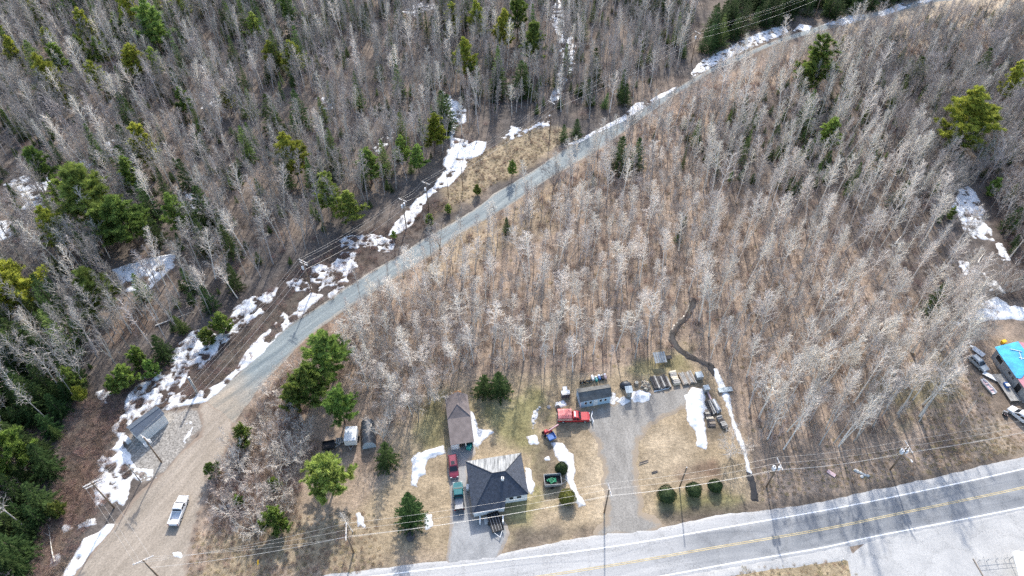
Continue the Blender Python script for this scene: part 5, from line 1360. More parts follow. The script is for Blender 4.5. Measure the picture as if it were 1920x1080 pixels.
def garage():
    c = px(862, 795)
    G = Local("garage", c, "long open fronted garage with a worn brown roof", "garage")
    ze, zr = 2.7, 4.1
    NW, NE, SE, SW = G.pt(834, 745, ze), G.pt(876.5, 739.5, ze), G.pt(889, 828, ze - .25), G.pt(844.7, 835, ze - .25)
    T1, T2 = NW.lerp(SW, .5), NE.lerp(SE, .5); T1.z = T2.z = 3.05
    Rn = NW.lerp(NE, .58); Rn.z = zr; Rs = NW.lerp(SW, .27).lerp(NE.lerp(SE, .27), .48); Rs.z = zr
    r = MB()
    r.slab((NW, T1, Rs, Rn), .1); r.slab((NE, Rn, Rs, T2), .1); r.slab((T1, T2, Rs), .1); r.slab((T1, SW, SE, T2), .1)
    rf = r.build("roof", 'brownroof', G.e)
    rc = MB()
    for a, b in ((Rn, Rs), (Rs, T1), (Rs, T2)): rc.tube(a + Vector((0, 0, .04)), b + Vector((0, 0, .04)), .06, .06, 5)
    rc.build("ridge_cap", 'brownroof', rf)
    cen = (NW + NE + SE + SW) / 4
    def inn(p, k=.92): return Vector((cen.x + (p.x - cen.x) * k, cen.y + (p.y - cen.y) * k, 0))
    a, b, c2, d = inn(NW), inn(NE), inn(SE), inn(SW)
    w = MB(); wall_quad(w, a, b, -.05, ze, .14); wall_quad(w, b, c2, -.05, ze - .2, .14); wall_quad(w, d, a, -.05, ze - .2, .14)
    wl = w.build("wall", 'grey_siding', G.e)
    g = MB(); g.add([a, b, inn(Rn).xyz + Vector((0, 0, zr - .15))], [(0, 1, 2)])
    g.v[0].z = g.v[1].z = ze; g.build("gable", 'grey_siding', G.e)
    for f0, f1, fr in ((.02, .18, 'white'), (.22, .3, 'white'), (.42, .5, 'white'), (.62, .7, 'white')):
        window(wl, a, d, 1 - f1, 1 - f0, .6 if f0 > .1 else .1, 2.0, .09, "window", fr, 'glass' if f0 > .1 else 'siding')
    for k in (0, .33, .66, 1):
        p = d.lerp(c2, k); MB().box((p.x, p.y, 1.2), (.16, .16, 2.5)).build("door_post", 'white', wl)
    p, q = d, d.lerp(c2, .3); m = MB(); wall_quad(m, p, q, -.02, 2.0, .1); m.build("garage_door", 'white', wl)
    p = (d + c2) / 2; MB().box((p.x, p.y, 2.28), ((c2 - d).length + .3, .12, .24), heading(d, c2)).build("fascia", 'white', G.e)
garage()
def gable_shed(name, label, corners, ze, zr, wallm, roofm, over=.18, cat="shed"):
    """corners in the picture: back-left, back-right, front-right, front-left eave points"""
    P = [px(u, v, ze) for u, v in corners]
    c = sum(P, Vector()) / 4
    S = Local(name, c, label, cat)
    BL, BR, FR, FL = [S(p) for p in P]
    RL, RR_ = (BL + FL) / 2, (BR + FR) / 2; RL.z = RR_.z = zr
    r = MB(); r.slab((BL, RL, RR_, BR), .08); r.slab((FL, FR, RR_, RL), .08)
    rf = r.build("roof", roofm, S.e)
    MB().tube(RL + Vector((0, 0, .03)), RR_ + Vector((0, 0, .03)), .06, .06, 5).build("ridge_cap", roofm, rf)
    k = .93
    a, b, f, l = [Vector((p.x * k, p.y * k, 0)) for p in (BL, BR, FR, FL)]
    w = MB()
    for p, q in ((a, b), (b, f), (f, l), (l, a)): wall_quad(w, p, q, -.05, ze, .1)
    for p, q in ((b, f), (l, a)):
        m = (p + q) / 2
        w.add([Vector((p.x, p.y, ze)), Vector((q.x, q.y, ze)), Vector((m.x, m.y, zr - .1))], [(0, 1, 2)])
    wl = w.build("wall", wallm, S.e)
    return S, wl, (a, b, f, l)
S, wl, (a, b, f, l) = gable_shed("garden_shed", "pale blue walled shed with grey gable roof behind the red truck", [(1080, 729), (1141.7, 720), (1147.5, 743), (1087.5, 754)], 2.3, 3.25, 'blue_siding', 'greyroof')
window(wl, l, f, .12, .22, 1.0, 1.9, .08); window(wl, l, f, .28, .38, 1.0, 1.9, .08); window(wl, l, f, .62, .72, 1.0, 1.9, .08); window(wl, l, f, .78, .88, 1.0, 1.9, .08)
window(wl, l, f, .43, .5, 0, 2.0, .08, "door", 'white', 'siding'); window(wl, l, f, .505, .575, 0, 2.0, .08, "door", 'white', 'siding')
for p in (a, b, f, l): MB().box((p.x, p.y, 1.13), (.14, .14, 2.3)).build("corner_board", 'white', wl)
S, wl, (a, b, f, l) = gable_shed("utility_hut", "white panelled utility hut with slate blue roof on stone pad", [(236, 801), (293, 761), (309, 776), (256, 819)], 3.0, 3.7, 'siding', 'slate')
n = 8
for k in range(n):
    p = l.lerp(f, (k + .5) / n); nn = Vector(((f - l).y, -(f - l).x, 0)).normalized(); p2 = p + nn * .07
    MB().box((p2.x, p2.y, 1.5), ((f - l).length / n - .04, .05, 2.95), heading(l, f)).build("wall_panel", 'siding', wl)
window(wl, l, f, .06, .16, 0, 2.1, .12, "door", 'siding', 'xfmr')
p = px(240, 828); e = empty("generator_cabinet", (p.x, p.y, 0), heading(px(240, 828), px(250, 836)), "white cabinet standing in snow beside the utility hut", "cabinet")
MB().box((0, 0, .6), (1.3, .9, 1.2)).build("case", 'xfmr', e, bevel=.03); MB().box((0, 0, 1.23), (1.4, 1.0, .06)).build("lid", 'white', e); MB().box((0, -.46, .6), (1.0, .03, .7)).build("louvre", 'steel', e)
def tarp_house():
    E0, E1 = px(1867, 651.5, 3.0), px(1930, 741, 3.0)
    c = (E0 + E1) / 2; T = Local("house", c, "grey house with a bright blue tarp over its faded red roof", "house")
    d = (E1 - E0).normalized(); n = Vector((-d.y, d.x, 0)); 
    if n.x < 0: n = -n
    W = 9.0; zr = 4.7
    a, b = T(E0), T(E1); r0, r1 = a + n * W / 2, b + n * W / 2; r0.z = r1.z = zr; f0, f1 = a + n * W, b + n * W
    m = MB(); m.slab((a, b, r1, r0), .1); m.slab((r0, r1, f1, f0), .1); rf = m.build("roof", 'pinkroof', T.e)
    tp = MB(); N_ = 9
    up = (r0 - a).cross(b - a).normalized()
    if up.z < 0: up = -up
    rng = random.Random(3); G = {}
    L_ = (b - a).length
    for i in range(N_ + 1):
        for j in range(N_ + 1):
            s, t = -.01 + .66 * i / N_, -.03 + .98 * j / N_
            s += .03 * math.sin(j * 1.3) * (i == N_)
            p = a + (b - a) * s + (r0 - a) * t + up * (.06 + .05 * rng.random())
            G[i, j] = p
    vs = [G[i, j] for i in range(N_ + 1) for j in range(N_ + 1)]
    tp.add(vs, [(i * (N_ + 1) + j, (i + 1) * (N_ + 1) + j, (i + 1) * (N_ + 1) + j + 1, i * (N_ + 1) + j + 1) for i in range(N_) for j in range(N_)])
    t_ = tp.build("tarpaulin", 'tarp_blue', rf, True)
    for s0, t0, s1, t1 in ((.1, .45, .2, .8), (.2, .7, .35, .6), (.3, .55, .42, .95)):   # boards holding the tarp down
        p = a + (b - a) * s0 + (r0 - a) * t0 + up * .15; q = a + (b - a) * s1 + (r0 - a) * t1 + up * .15
        MB().tube(p, q, .06, .06, 4).build("holding_board", 'white', t_)
    i_ = n * .35
    w = MB(); k = d * .3
    A, B, C2, D = a + i_ + k, b + i_ - k, f1 - i_ - k, f0 - i_ + k
    for p, q in ((A, B), (B, C2), (C2, D), (D, A)): wall_quad(w, p, q, -.05, 3.0, .2)
    for p, q, r in ((A, D, r0), (B, C2, r1)): w.add([Vector((p.x, p.y, 3)), Vector((q.x, q.y, 3)), Vector(((p.x + q.x) / 2, (p.y + q.y) / 2, zr - .1))], [(0, 1, 2)])
    wl = w.build("wall", 'grey_siding', T.e)
    window(wl, A, B, .08, .26, 1.0, 2.4, .14); window(wl, A, B, .45, .52, 1.5, 2.2, .14, 'window', 'grey_siding'); window(wl, A, B, .56, .62, 1.5, 2.2, .14, 'window', 'grey_siding')
    window(wl, A, B, .72, .84, .3, 2.4, .14, "door", 'grey_siding', 'dark')
    dk = MB(); p0, p1 = a.lerp(b, .42) - n * .1, a.lerp(b, .97) - n * .1
    for j in range(11):
        q0 = p0 - n * (.2 + j * .2); q1 = p1 - n * (.2 + j * .2); q0.z = q1.z = .55
        cc = (q0 + q1) / 2; MB().box((cc.x, cc.y, .55), ((q1 - q0).length, .185, .05), heading(q0, q1)).build("deck_board", 'wood_grey', T.e)
    for s in (0, .33, .66, 1):
        for j in (.3, 2.2):
            q = p0.lerp(p1, s) - n * j; MB().box((q.x, q.y, .25), (.12, .12, .55)).build("deck_post", 'wood', T.e)
    q = p0.lerp(p1, .45) - n * 1.2; q = q + T.o
    e = empty("cooler_box", (q.x, q.y, .58), heading(p0, p1), "blue box with white lid on the deck of the tarp house", "cooler")
    MB().box((0, 0, .3), (1.2, .8, .6)).build("tub", 'blue_paint', e, bevel=.04); MB().box((.2, 0, .64), (.8, .82, .1)).build("lid", 'white', e, bevel=.02)
tarp_house()

# ------------------------------------------------------------------ vehicles
def ring(x, w, z0, z1, r=.12, tw=None):
    tw = w if tw is None else tw
    return [(x, -w, z0), (x, w, z0), (x, w, z1 - r), (x, tw - r * .6, z1), (x, -tw + r * .6, z1), (x, -w, z1 - r)]
def wheel(parent, x, y, r=.38, w=.26):
    t = MB().tube((x, y - w / 2, r), (x, y + w / 2, r), r, r, 18).build("wheel", 'rubber', parent)
    s = 1 if y > 0 else -1
    MB().tube((x, y + s * (w / 2 - .02), r), (x, y + s * (w / 2 + .02), r), r * .62, r * .5, 12).build("rim", 'alu', t)
def panes(e, cab0, cab1, zb, zt, wb, wt, rx0, rx1, sides=2):
    """glass set just proud of the cab: windscreen, back light and side lights"""
    def q(name, pts): MB().slab(pts, .02).build(name, 'glass', e)
    o = .012
    def L(a, b, t): return a + (b - a) * t
    for nm, xb, xt in (("windscreen", cab1, rx1), ("rear_window", cab0, rx0)):
        s = 1 if nm == "windscreen" else -1
        p = [(L(xb, xt, .12) + s * .03, -L(wb, wt, .12) + .1, L(zb, zt, .12)), (L(xb, xt, .12) + s * .03, L(wb, wt, .12) - .1, L(zb, zt, .12)), (L(xb, xt, .9) + s * .03, L(wb, wt, .9) - .12, L(zb, zt, .9) + .02), (L(xb, xt, .9) + s * .03, -L(wb, wt, .9) + .12, L(zb, zt, .9) + .02)]
        q(nm, [Vector(v) for v in p])
    for y in (-1, 1):
        for k in range(sides):
            f0, f1 = (k + .08) / sides, (k + .92) / sides
            z0, z1 = L(zb, zt, .15), L(zb, zt, .82)
            def X(f, z): t = (z - zb) / (zt - zb); return L(L(cab0, rx0, t) + .12, L(cab1, rx1, t) - .12, f)
            def Y(z): t = (z - zb) / (zt - zb); return y * (L(wb, wt, t) + .015)
            m = MB().add([(X(f0, z0), Y(z0), z0), (X(f1, z0), Y(z0), z0), (X(f1, z1), Y(z1), z1), (X(f0, z1), Y(z1), z1)], [(0, 1, 2, 3)])
            m.build("side_window", 'glass', e)
def lights(e, xf, xr, w, zf, zr):
    for y in (-1, 1):
        MB().box((xf, y * (w - .22), zf), (.08, .34, .18)).build("headlight", 'lamp_clear', e)
        MB().box((xr, y * (w - .10), zr), (.08, .16, .34)).build("tail_light", 'lamp_red', e)
    MB().box((xf + .04, 0, zf - .28), (.12, 2 * w - .1, .2)).build("front_bumper", 'chrome', e)
    MB().box((xr - .04, 0, zr - .34), (.12, 2 * w - .1, .18)).build("rear_bumper", 'chrome', e)
    for y in (-1, 1): MB().box((.75, y * (w + .09), 1.25), (.12, .2, .16)).build("mirror", 'dark', e)
def pickup(pos, az, paint, label, L=5.7, bedm='steel', cabm=None, W=.97, cover=None):
    e = empty("pickup_truck", (pos.x, pos.y, .02), az, label, "pickup truck")
    xr, xf = -L / 2, L / 2
    cb0, cb1 = -.35, 1.55                       # cab foot
    MB().loft([ring(cb0 - .05, W, .42, 1.12), ring(cb1 - .1, W, .42, 1.14), ring(xf - .5, W * .97, .42, 1.08), ring(xf - .08, W * .9, .48, .98), ring(xf, W * .84, .52, .86)]).build("body", paint, e, bevel=0)
    MB().loft([[(cb0, -W + .03, 1.1), (cb1, -W + .03, 1.1), (cb1, W - .03, 1.1), (cb0, W - .03, 1.1)], [(cb0 + .12, -W + .16, 1.68), (cb1 - .62, -W + .16, 1.68), (cb1 - .62, W - .16, 1.68), (cb0 + .12, W - .16, 1.68)], [(cb0 + .22, -W + .26, 1.76), (cb1 - .75, -W + .26, 1.76), (cb1 - .75, W - .26, 1.76), (cb0 + .22, W - .26, 1.76)]]).build("cab", cabm or paint, e)
    panes(e, cb0, cb1, 1.1, 1.7, W - .03, W - .16, cb0 + .12, cb1 - .62)
    b = MB()
    for y in (-1, 1): b.box(((xr + cb0) / 2, y * (W - .06), .82), (cb0 - xr - .06, .12, .72))
    b.box((xr + .05, 0, .84), (.1, 2 * W - .26, .6))
    bd = b.build("bed_side", paint, e)
    MB().box(((xr + cb0) / 2, 0, .66), (cb0 - xr - .16, 2 * W - .26, .08)).build("bed_floor", bedm, e)
    for k in range(5): MB().box(((xr + cb0) / 2, -.6 + k * .3, .715), (cb0 - xr - .3, .06, .03)).build("bed_rib", bedm, bd)
    for y in (-1, 1):
        for x in (xr + 1.1, xf - 1.0): wheel(e, x, y * (W - .12))
    lights(e, xf - .02, xr, W, .82, .9)
    MB().box((xf + .005, 0, .82), (.05, 1.0, .26)).build("grille", 'dark', e)
    return e
def wagon(pos, az, paint, label, L=4.8, W=.92, H=1.7, name="car", cat="car", rear=-.05, nose=1.25, sides=3):
    e = empty(name, (pos.x, pos.y, .02), az, label, cat)
    xr, xf = -L / 2, L / 2; zb = .98
    MB().loft([ring(xr, W * .92, .45, zb - .02), ring(xr + .3, W, .38, zb + .04), ring(0, W, .36, zb + .06), ring(xf - nose, W, .36, zb + .04), ring(xf - .35, W * .95, .4, zb - .1), ring(xf, W * .8, .46, .78)]).build("body", paint, e)
    c0, c1 = xr + .12, xf - nose + .15
    MB().loft([[(c0, -W + .04, zb), (c1, -W + .04, zb), (c1, W - .04, zb), (c0, W - .04, zb)], [(c0 + .3, -W + .2, H - .08), (c1 - .85, -W + .2, H - .08), (c1 - .85, W - .2, H - .08), (c0 + .3, W - .2, H - .08)], [(c0 + .45, -W + .3, H), (c1 - 1.0, -W + .3, H), (c1 - 1.0, W - .3, H), (c0 + .45, W - .3, H)]]).build("cabin", paint, e)
    panes(e, c0, c1, zb, H - .06, W - .04, W - .2, c0 + .3, c1 - .85, sides)
    for y in (-1, 1):
        for x in (xr + .85, xf - .85): wheel(e, x, y * (W - .1), .34, .22)
        MB().tube((c0 + .6, y * (W - .33), H + .05), (c1 - 1.1, y * (W - .33), H + .05), .025, .025, 5).build("roof_rail", 'dark', e)
    lights(e, xf - .03, xr + .01, W * .92, .72, .85)
    return e
def mid(a, b): return (px(*a) + px(*b)) / 2
pickup(mid((329, 983), (346, 938)), heading(px(329, 983), px(346, 938)), 'car_white', "white pickup truck parked on the dirt road", 5.7, 'xfmr')
e = wagon(mid((848, 858), (852.5, 898)), heading(px(848, 858), px(852.5, 898)), 'car_burg', "burgundy sport utility car parked behind the teal pickup", 4.8, name="car")
MB().box((-.2, 0, 1.715), (.75, .7, .03)).build("sunroof", 'glass', e)
pickup(mid((862, 958), (858.5, 910)), heading(px(862, 958), px(858.5, 910)), 'dark', "teal pickup truck with black sides parked beside the house", 5.6, 'steel', 'car_teal')
tp_ = [o for o in scene.objects if o.get("label", "").startswith("teal pickup")][0]
MB().box((2.1, 0, 1.105), (1.05, 1.5, .03)).build("hood", 'car_teal', tp_, bevel=.01)
for ch in tp_.children:
    if ch.name.startswith("body"): ch.data.materials[0] = M['car_teal']
def red_truck():
    p0, p1 = px(1043, 786), px(1107, 785); c = (p0 + p1) / 2
    e = pickup(c, heading(p0, p1), 'car_red', "red rack body truck with faded red cargo cover and plow", 6.6, 'dark', W=1.05)
    b = MB(); b.loft([[(-3.3, -1.12, 1.1), (-.45, -1.12, 1.1), (-.45, 1.12, 1.1), (-3.3, 1.12, 1.1)], [(-3.3, -1.12, 2.05), (-.45, -1.12, 2.05), (-.45, 1.12, 2.05), (-3.3, 1.12, 2.05)], [(-3.25, -.5, 2.3), (-.5, -.5, 2.3), (-.5, .5, 2.3), (-3.25, .5, 2.3)]])
    cg = b.build("cargo_cover", 'red_canvas', e)
    for k in range(7): MB().box((-3.1 + k * .42, 0, 2.32), (.07, 1.6, .05)).build("bow", 'red_canvas', cg)
    for k in range(8): MB().box((-3.2 + k * .37, -1.15, 1.5), (.08, .06, 1.0)).build("stake", 'red_paint', cg)
    for z in (1.3, 1.7): MB().box((-1.87, -1.16, z), (2.9, .05, .14)).build("rack_rail", 'wood_pale', cg)
    MB().box((-3.34, .1, 1.6), (.05, 1.9, .9)).build("rear_opening", 'dark', cg)
    m = MB()
    for k in range(7):
        a0, a1 = R(-30 + k * 10), R(-20 + k * 10)
        m.box((3.75 + .15 * math.cos(k), -1.1 + k * .36, .45), (.12, .4, .75), ry=R(12))
    m.build("plow_blade", 'white', e)
    MB().box((3.45, 0, .45), (.5, .7, .12)).build("plow_frame", 'dark', e)
    MB().box((.2, 0, 1.82), (.3, 1.3, .08)).build("roof_light_bar", 'lamp_clear', e)
red_truck()
wagon(mid((1818, 672), (1846, 697)), heading(px(1818, 672), px(1846, 697)), 'car_grey', "silver hatchback with junk around it by the tarp house", 4.3, H=1.6)
wagon(mid((1891, 768), (1931, 799)), heading(px(1931, 799), px(1891, 768)), 'car_white', "white minivan parked at the right edge of the picture", 4.9, .96, 1.75, "minivan", "van")

# ------------------------------------------------------------------ trailers, machine, yard things
def frame_trailer(name, pos, az, L, W, label, wallm='dark', wall=.35, deckm='dark', tongue='white', slats=6, cat="trailer"):
    e = empty(name, (pos.x, pos.y, 0), az, label, cat)
    d = MB().box((0, 0, .52), (L, W, .08)).build("deck", deckm, e)
    for k in range(slats): MB().box((0, -W / 2 + (k + .5) * W / slats, .575), (L - .1, W / slats - .05, .03)).build("deck_plank", deckm, d)
    for y in (-1, 1):
        MB().box((0, y * (W / 2 - .03), .52 + wall / 2 + .04), (L, .06, wall)).build("side_rail", wallm, e)
        MB().tube((-.25, y * (W / 2 + .04), .32), (-.25, y * (W / 2 + .24), .32), .32, .32, 16).build("wheel", 'rubber', e)
    MB().box((-L / 2, 0, .52 + wall / 2 + .04), (.06, W - .14, wall)).build("tailgate", wallm, e)
    t = MB()
    for y in (-1, 1): t.tube((L / 2, y * W * .35, .5), (L / 2 + 1.1, 0, .48), .05, .05, 6)
    t.build("tongue", tongue, e); MB().tube((L / 2 + 1.0, 0, .02), (L / 2 + 1.0, 0, .7), .05, .05, 8).build("jack", tongue, e)
    return e
e = frame_trailer("utility_trailer", px(929, 982), R(-72), 3.6, 2.2, "black utility trailer backed against the house porch", slats=5)
for k in range(4): MB().box((0, -.8 + k * .52, .63), (3.3, .06, .05)).build("rail_strip", 'steel', e)
e = frame_trailer("dump_trailer", px(1036, 905), heading(px(1022, 906), px(1051, 904)), 3.2, 2.3, "grey open box trailer filled with green things", 'steel', .85, 'dark', 'steel')
MB().box((1.6, 0, .97), (.06, 2.2, .85)).build("front_wall", 'steel', e)
rng = random.Random(4)
gb = empty("green_hose_heap", (e.location.x, e.location.y, .6), 0.3, "bright green coiled hose and scrap inside the grey trailer", "hose")
m = MB(); pts = [Vector((math.cos(i * .7) * (.3 + .05 * i % .6), math.sin(i * .9) * .5, .08 + .012 * i)) for i in range(36)]; m.path(pts, .07, 6); m.build("coil", 'green', gb)
MB().box((-.8, .4, .12), (.5, .4, .24), .4).build("crate", 'green', gb)
def machine():
    p = px(1031, 818)
    e = empty("log_splitter", (p.x, p.y, 0), R(25), "red and blue wood processing machine behind the snow ridge", "machine")
    MB().box((0, -.55, .62), (1.6, 1.5, .12)).build("tray", 'blue_paint', e); m = MB()
    for x in (-.78, .78): m.box((x, -.55, .85), (.06, 1.5, .4))
    m.box((0, -1.28, .85), (1.6, .06, .4)).build("tray_side", 'blue_paint', e)
    MB().box((-.1, .6, .75), (1.7, .35, .3)).build("chassis", 'red_paint', e)
    MB().box((-.5, .75, 1.1), (.7, .6, .6)).build("engine", 'red_paint', e); MB().tube((-.3, .8, 1.4), (-.3, .8, 1.9), .06, .05, 8).build("exhaust", 'dark', e)
    b = MB().box((1.15, .75, 1.35), (2.4, .3, .18), 0, 0, R(-22)).build("conveyor_boom", 'red_paint', e); MB().box((1.15, .75, 1.46), (2.3, .22, .04), 0, 0, R(-22)).build("belt", 'pink', b)
    for x, y in ((-.9, .3), (-.9, 1.2), (.7, .3), (.7, 1.2)): wheel(e, x, y, .36, .22)
machine()
def box_trailer():
    p = (px(645, 800, 2.3) + px(669, 825, 2.3)) / 2
    e = empty("box_trailer", (p.x, p.y, 0), R(3), "white box trailer parked under the pines", "trailer")
    MB().box((0, 0, 1.4), (2.35, 3.3, 1.8)).build("box", 'white', e, bevel=.04)
    MB().box((0, -1.675, 2.12), (1.7, .05, .3)).build("front_panel", 'siding', e); MB().box((0, 0, 2.315), (1.9, 2.6, .03)).build("roof_sheet", 'white', e)
    MB().box((0, 1.67, 1.4), (2.0, .04, 1.6)).build("rear_door", 'siding', e)
    for s in (-1, 1): wheel(e, s * 1.2, .3, .36, .22)
    MB().tube((-.5, -1.6, .45), (0, -2.7, .45), .05, .05, 6).build("tongue", 'steel', e); MB().tube((.5, -1.6, .45), (0, -2.7, .45), .05, .05, 6).build("tongue", 'steel', e)
    MB().tube((0, -2.5, .03), (0, -2.5, .8), .05, .05, 8).build("jack", 'steel', e)
box_trailer()
frame_trailer("flat_trailer", px(617, 838), R(10), 2.3, 1.7, "black low trailer left of the white box trailer", 'dark', .5, 'dark', 'steel')
p = px(637, 828); e = empty("pallet_stack", (p.x, p.y, 0), R(8), "small stack of grey pallets beside the white box trailer", "pallet")
for z in range(3):
    for k in range(4): MB().box((-.55 + k * .36, 0, .1 + z * .2), (.2, 1.3, .05)).build("slat", 'wood_grey', e)
    for y in (-.55, 0, .55): MB().box((0, y, .03 + z * .2), (1.4, .1, .09)).build("bearer", 'wood_dark', e)
def shelter():
    a, b = px(690, 796), px(693, 840); c = (a + b) / 2; az = heading(a, b)
    e = empty("tarp_shelter", (c.x, c.y, 0), az, "arched shelter covered with dark tarp, milky plastic front", "shelter")
    L = (b - a).length; W, Hh = 1.35, 2.1
    sec = [(W * math.cos(R(t)), Hh * math.sin(R(t)) ** .8) for t in range(0, 181, 20)]
    m = MB(); vs = []; n = len(sec); N_ = 8
    for i in range(N_ + 1): vs += [Vector((-L / 2 + L * i / N_, y, z * (1 - .04 * (i % 2)))) for y, z in sec]
    m.add(vs, [(i * n + k, i * n + k + 1, (i + 1) * n + k + 1, (i + 1) * n + k) for i in range(N_) for k in range(n - 1)]); m.build("cover", 'tarp_black', e, True)
    f = MB(); f.add([Vector((L / 2 + .02, y, z)) for y, z in sec], [tuple(range(n))]); f.build("front_sheet", 'clear_poly', e)
    f = MB(); f.add([Vector((-L / 2 - .02, y, z)) for y, z in sec], [tuple(range(n))]); f.build("rear_sheet", 'tarp_black', e)
    for i in range(5):
        x = -L / 2 + L * i / 4
        MB().path([Vector((x, y * 1.01, z * 1.01)) for y, z in sec], .03, 5).build("hoop", 'steel', e)
    MB().box((L / 2 + .05, 0, .9), (.04, .05, 1.7)).build("door_bar", 'white', e)
shelter()
# drums and tyres behind the shed
for i, (u, v, m1, m2, lab) in enumerate(((1111, 710, 'white', 'white', "white drum lying leftmost of the row behind the blue shed"), (1117.5, 712, 'teal', 'white', "teal and white drum second in the row behind the blue shed"), (1123.5, 709, 'blue_paint', 'xfmr', "blue grey drum in the middle of the row behind the blue shed"), (1129, 709, 'dark', 'steel', "black drum in the row behind the blue shed"), (1134.5, 707, 'pink', 'white', "pinkish white drum rightmost of the row behind the blue shed"))):
    p = px(u, v); e = empty("drum", (p.x, p.y, 0), R(100), lab, "drum")
    MB().tube((-.6, 0, .31), (.25, 0, .31), .3, .3, 14).build("barrel", m1, e); MB().tube((.25, 0, .31), (.62, 0, .31), .302, .28, 14).build("end_cap", m2, e)
    MB().tube((-.2, 0, .31), (-.14, 0, .31), .32, .32, 14).build("hoop", m2, e)
for i in range(7):
    p = px(1088 + i * 3.2, 719 - i * .6 + (i % 2) * 1.5); e = empty("tyre", (p.x, p.y, 0), random.uniform(0, 3), "black tyre leaning in the row behind the blue shed", "tyre", "tyres behind the blue shed")
    m = MB(); N_ = 14
    rings = [[Vector(((.3 + .1 * math.cos(a)) * math.cos(t), .1 * math.sin(a), .4 + (.3 + .1 * math.cos(a)) * math.sin(t))) for a in (0, 1.57, 3.14, 4.71)] for t in [2 * math.pi * k / N_ for k in range(N_ + 1)]]
    m.loft(rings, False); m.build("tread", 'rubber', e); MB().tube((0, -.05, .4), (0, .05, .4), .2, .2, 12).build("hub", 'steel', e)
p = px(1060, 742); e = empty("wood_boiler", (p.x, p.y, 0), R(8), "white topped ribbed cabinet left of the blue shed", "cabinet")
MB().box((0, 0, .6), (1.7, 1.1, 1.2)).build("case", 'steel', e); MB().box((0, .1, 1.23), (1.8, .8, .07)).build("top", 'white', e)
for k in range(6): MB().box((-.7 + k * .28, -.57, .6), (.16, .05, 1.0)).build("rib", 'dark', e)
MB().box((.1, 1.2, .5), (.9, .9, 1.0)).build("rear_box", 'xfmr', e)
p = px(1177, 741); e = empty("privy_shed", (p.x, p.y, 0), R(8), "tiny grey upright shed between the snow pile and tyres", "shed")
MB().box((0, 0, 1.0), (1.2, 1.2, 2.0)).build("wall", 'wood', e); MB().box((0, 0, 2.1), (1.5, 1.6, .07), 0, R(10)).build("roof", 'bridge', e); MB().box((0, -.62, .95), (.7, .04, 1.7)).build("door", 'wood_grey', e)
p = px(1173, 724); e = empty("tyre_heap", (p.x, p.y, 0), 0, "black covered heap behind the tiny grey shed", "heap")
m = MB(); m.loft([[(1.3 * s * math.cos(a) * (1 + .1 * math.sin(5 * a)), 1.0 * s * math.sin(a), z) for a in [6.283 * k / 14 for k in range(14)]] for s, z in ((1, 0), (.95, .5), (.7, .9), (.3, 1.1))]); m.build("cover", 'tarp_black', e, True)
for k in range(5): MB().tube((math.cos(k * 1.3) * .8, math.sin(k * 1.3) * .6, .72), (math.cos(k * 1.3) * .8, math.sin(k * 1.3) * .6, .9), .3, .3, 12).build("weight_tyre", 'rubber', e)
def stack(name, poly, label, mats, n, w, h, layers, along=0, cat="lumber stack", jit=.06, seed=0):
    """boards laid side by side in layers inside the picture quad (near edge last)"""
    P = [px(u, v) for u, v in poly]; c = sum(P, Vector()) / 4
    ax = ((P[1] - P[0]) + (P[2] - P[3])).normalized(); ay = Vector((-ax.y, ax.x, 0))
    Lx, Ly = ((P[1] - P[0]).length + (P[2] - P[3]).length) / 2, ((P[3] - P[0]).length + (P[2] - P[1]).length) / 2
    e = empty(name, (c.x, c.y, 0), math.atan2(ax.y, ax.x), label, cat); rng = random.Random(seed)
    for z in range(layers):
        for k in range(n):
            f = (k + .5) / n - .5
            if rng.random() < .12 and z == layers - 1: continue
            dx, dy = (Lx * rng.uniform(.8, 1.0), Ly / n * .8) if along == 0 else (Lx / n * .8, Ly * rng.uniform(.8, 1.0))
            cx, cy = (rng.uniform(-jit, jit) * Lx, f * Ly) if along == 0 else (f * Lx, rng.uniform(-jit, jit) * Ly)
            MB().box((cx, cy, h * (z + .5)), (dx, dy, h * .85), rng.gauss(0, .02)).build("board", rng.choice(mats), e)
    return e
stack("timber_stack", [(1221, 709), (1253, 704), (1256, 728), (1224, 734)], "dark timber stack right of the log heap", ['wood_dark', 'wood_dark', 'wood_grey'], 9, .2, .22, 3, 1, seed=1)
stack("timber_stack", [(1225, 725), (1253, 720), (1255, 729), (1226, 735)], "short grey boards lying in front of the dark timber stack", ['wood_grey', 'xfmr'], 5, .2, .15, 1, 0, seed=2)
stack("slab_pile", [(1253, 699), (1266, 698), (1275, 721), (1263, 724)], "pale freshly sawn slab pile between two lumber stacks", ['wood_pale', 'wood_pale', 'wood_grey'], 7, .2, .2, 4, 0, seed=3)
stack("lumber_stack", [(1272, 701), (1299, 696), (1301, 720), (1278, 724)], "weathered grey lumber stack at the end of the row", ['wood_grey', 'wood', 'wood_grey'], 10, .2, .18, 3, 1, seed=4)
stack("beam_stack", [(1323, 752), (1334, 751), (1341, 777), (1330, 779)], "dark beams lying lengthwise beside the plowed snow pile", ['wood_dark', 'wood_grey'], 5, .2, .25, 3, 1, seed=5)
stack("beam_stack", [(1335, 751), (1342, 750), (1349, 774), (1341, 777)], "grey plastic wrapped beam stack nearest the brook", ['wood_grey', 'xfmr'], 4, .2, .28, 3, 1, seed=6)
stack("slat_stack", [(1345, 782), (1355, 780), (1363, 802), (1352, 806)], "dark slatted stack at the lower end of the timber row", ['wood_dark', 'wood_grey', 'wood_grey'], 8, .2, .2, 3, 0, seed=7)
stack("scrap_pile", [(1319, 768), (1331, 768), (1343, 800), (1328, 802)], "scattered scrap boards below the dark beams", ['wood_dark', 'wood', 'wood_pale'], 7, .2, .12, 2, 0, jit=.2, seed=8)
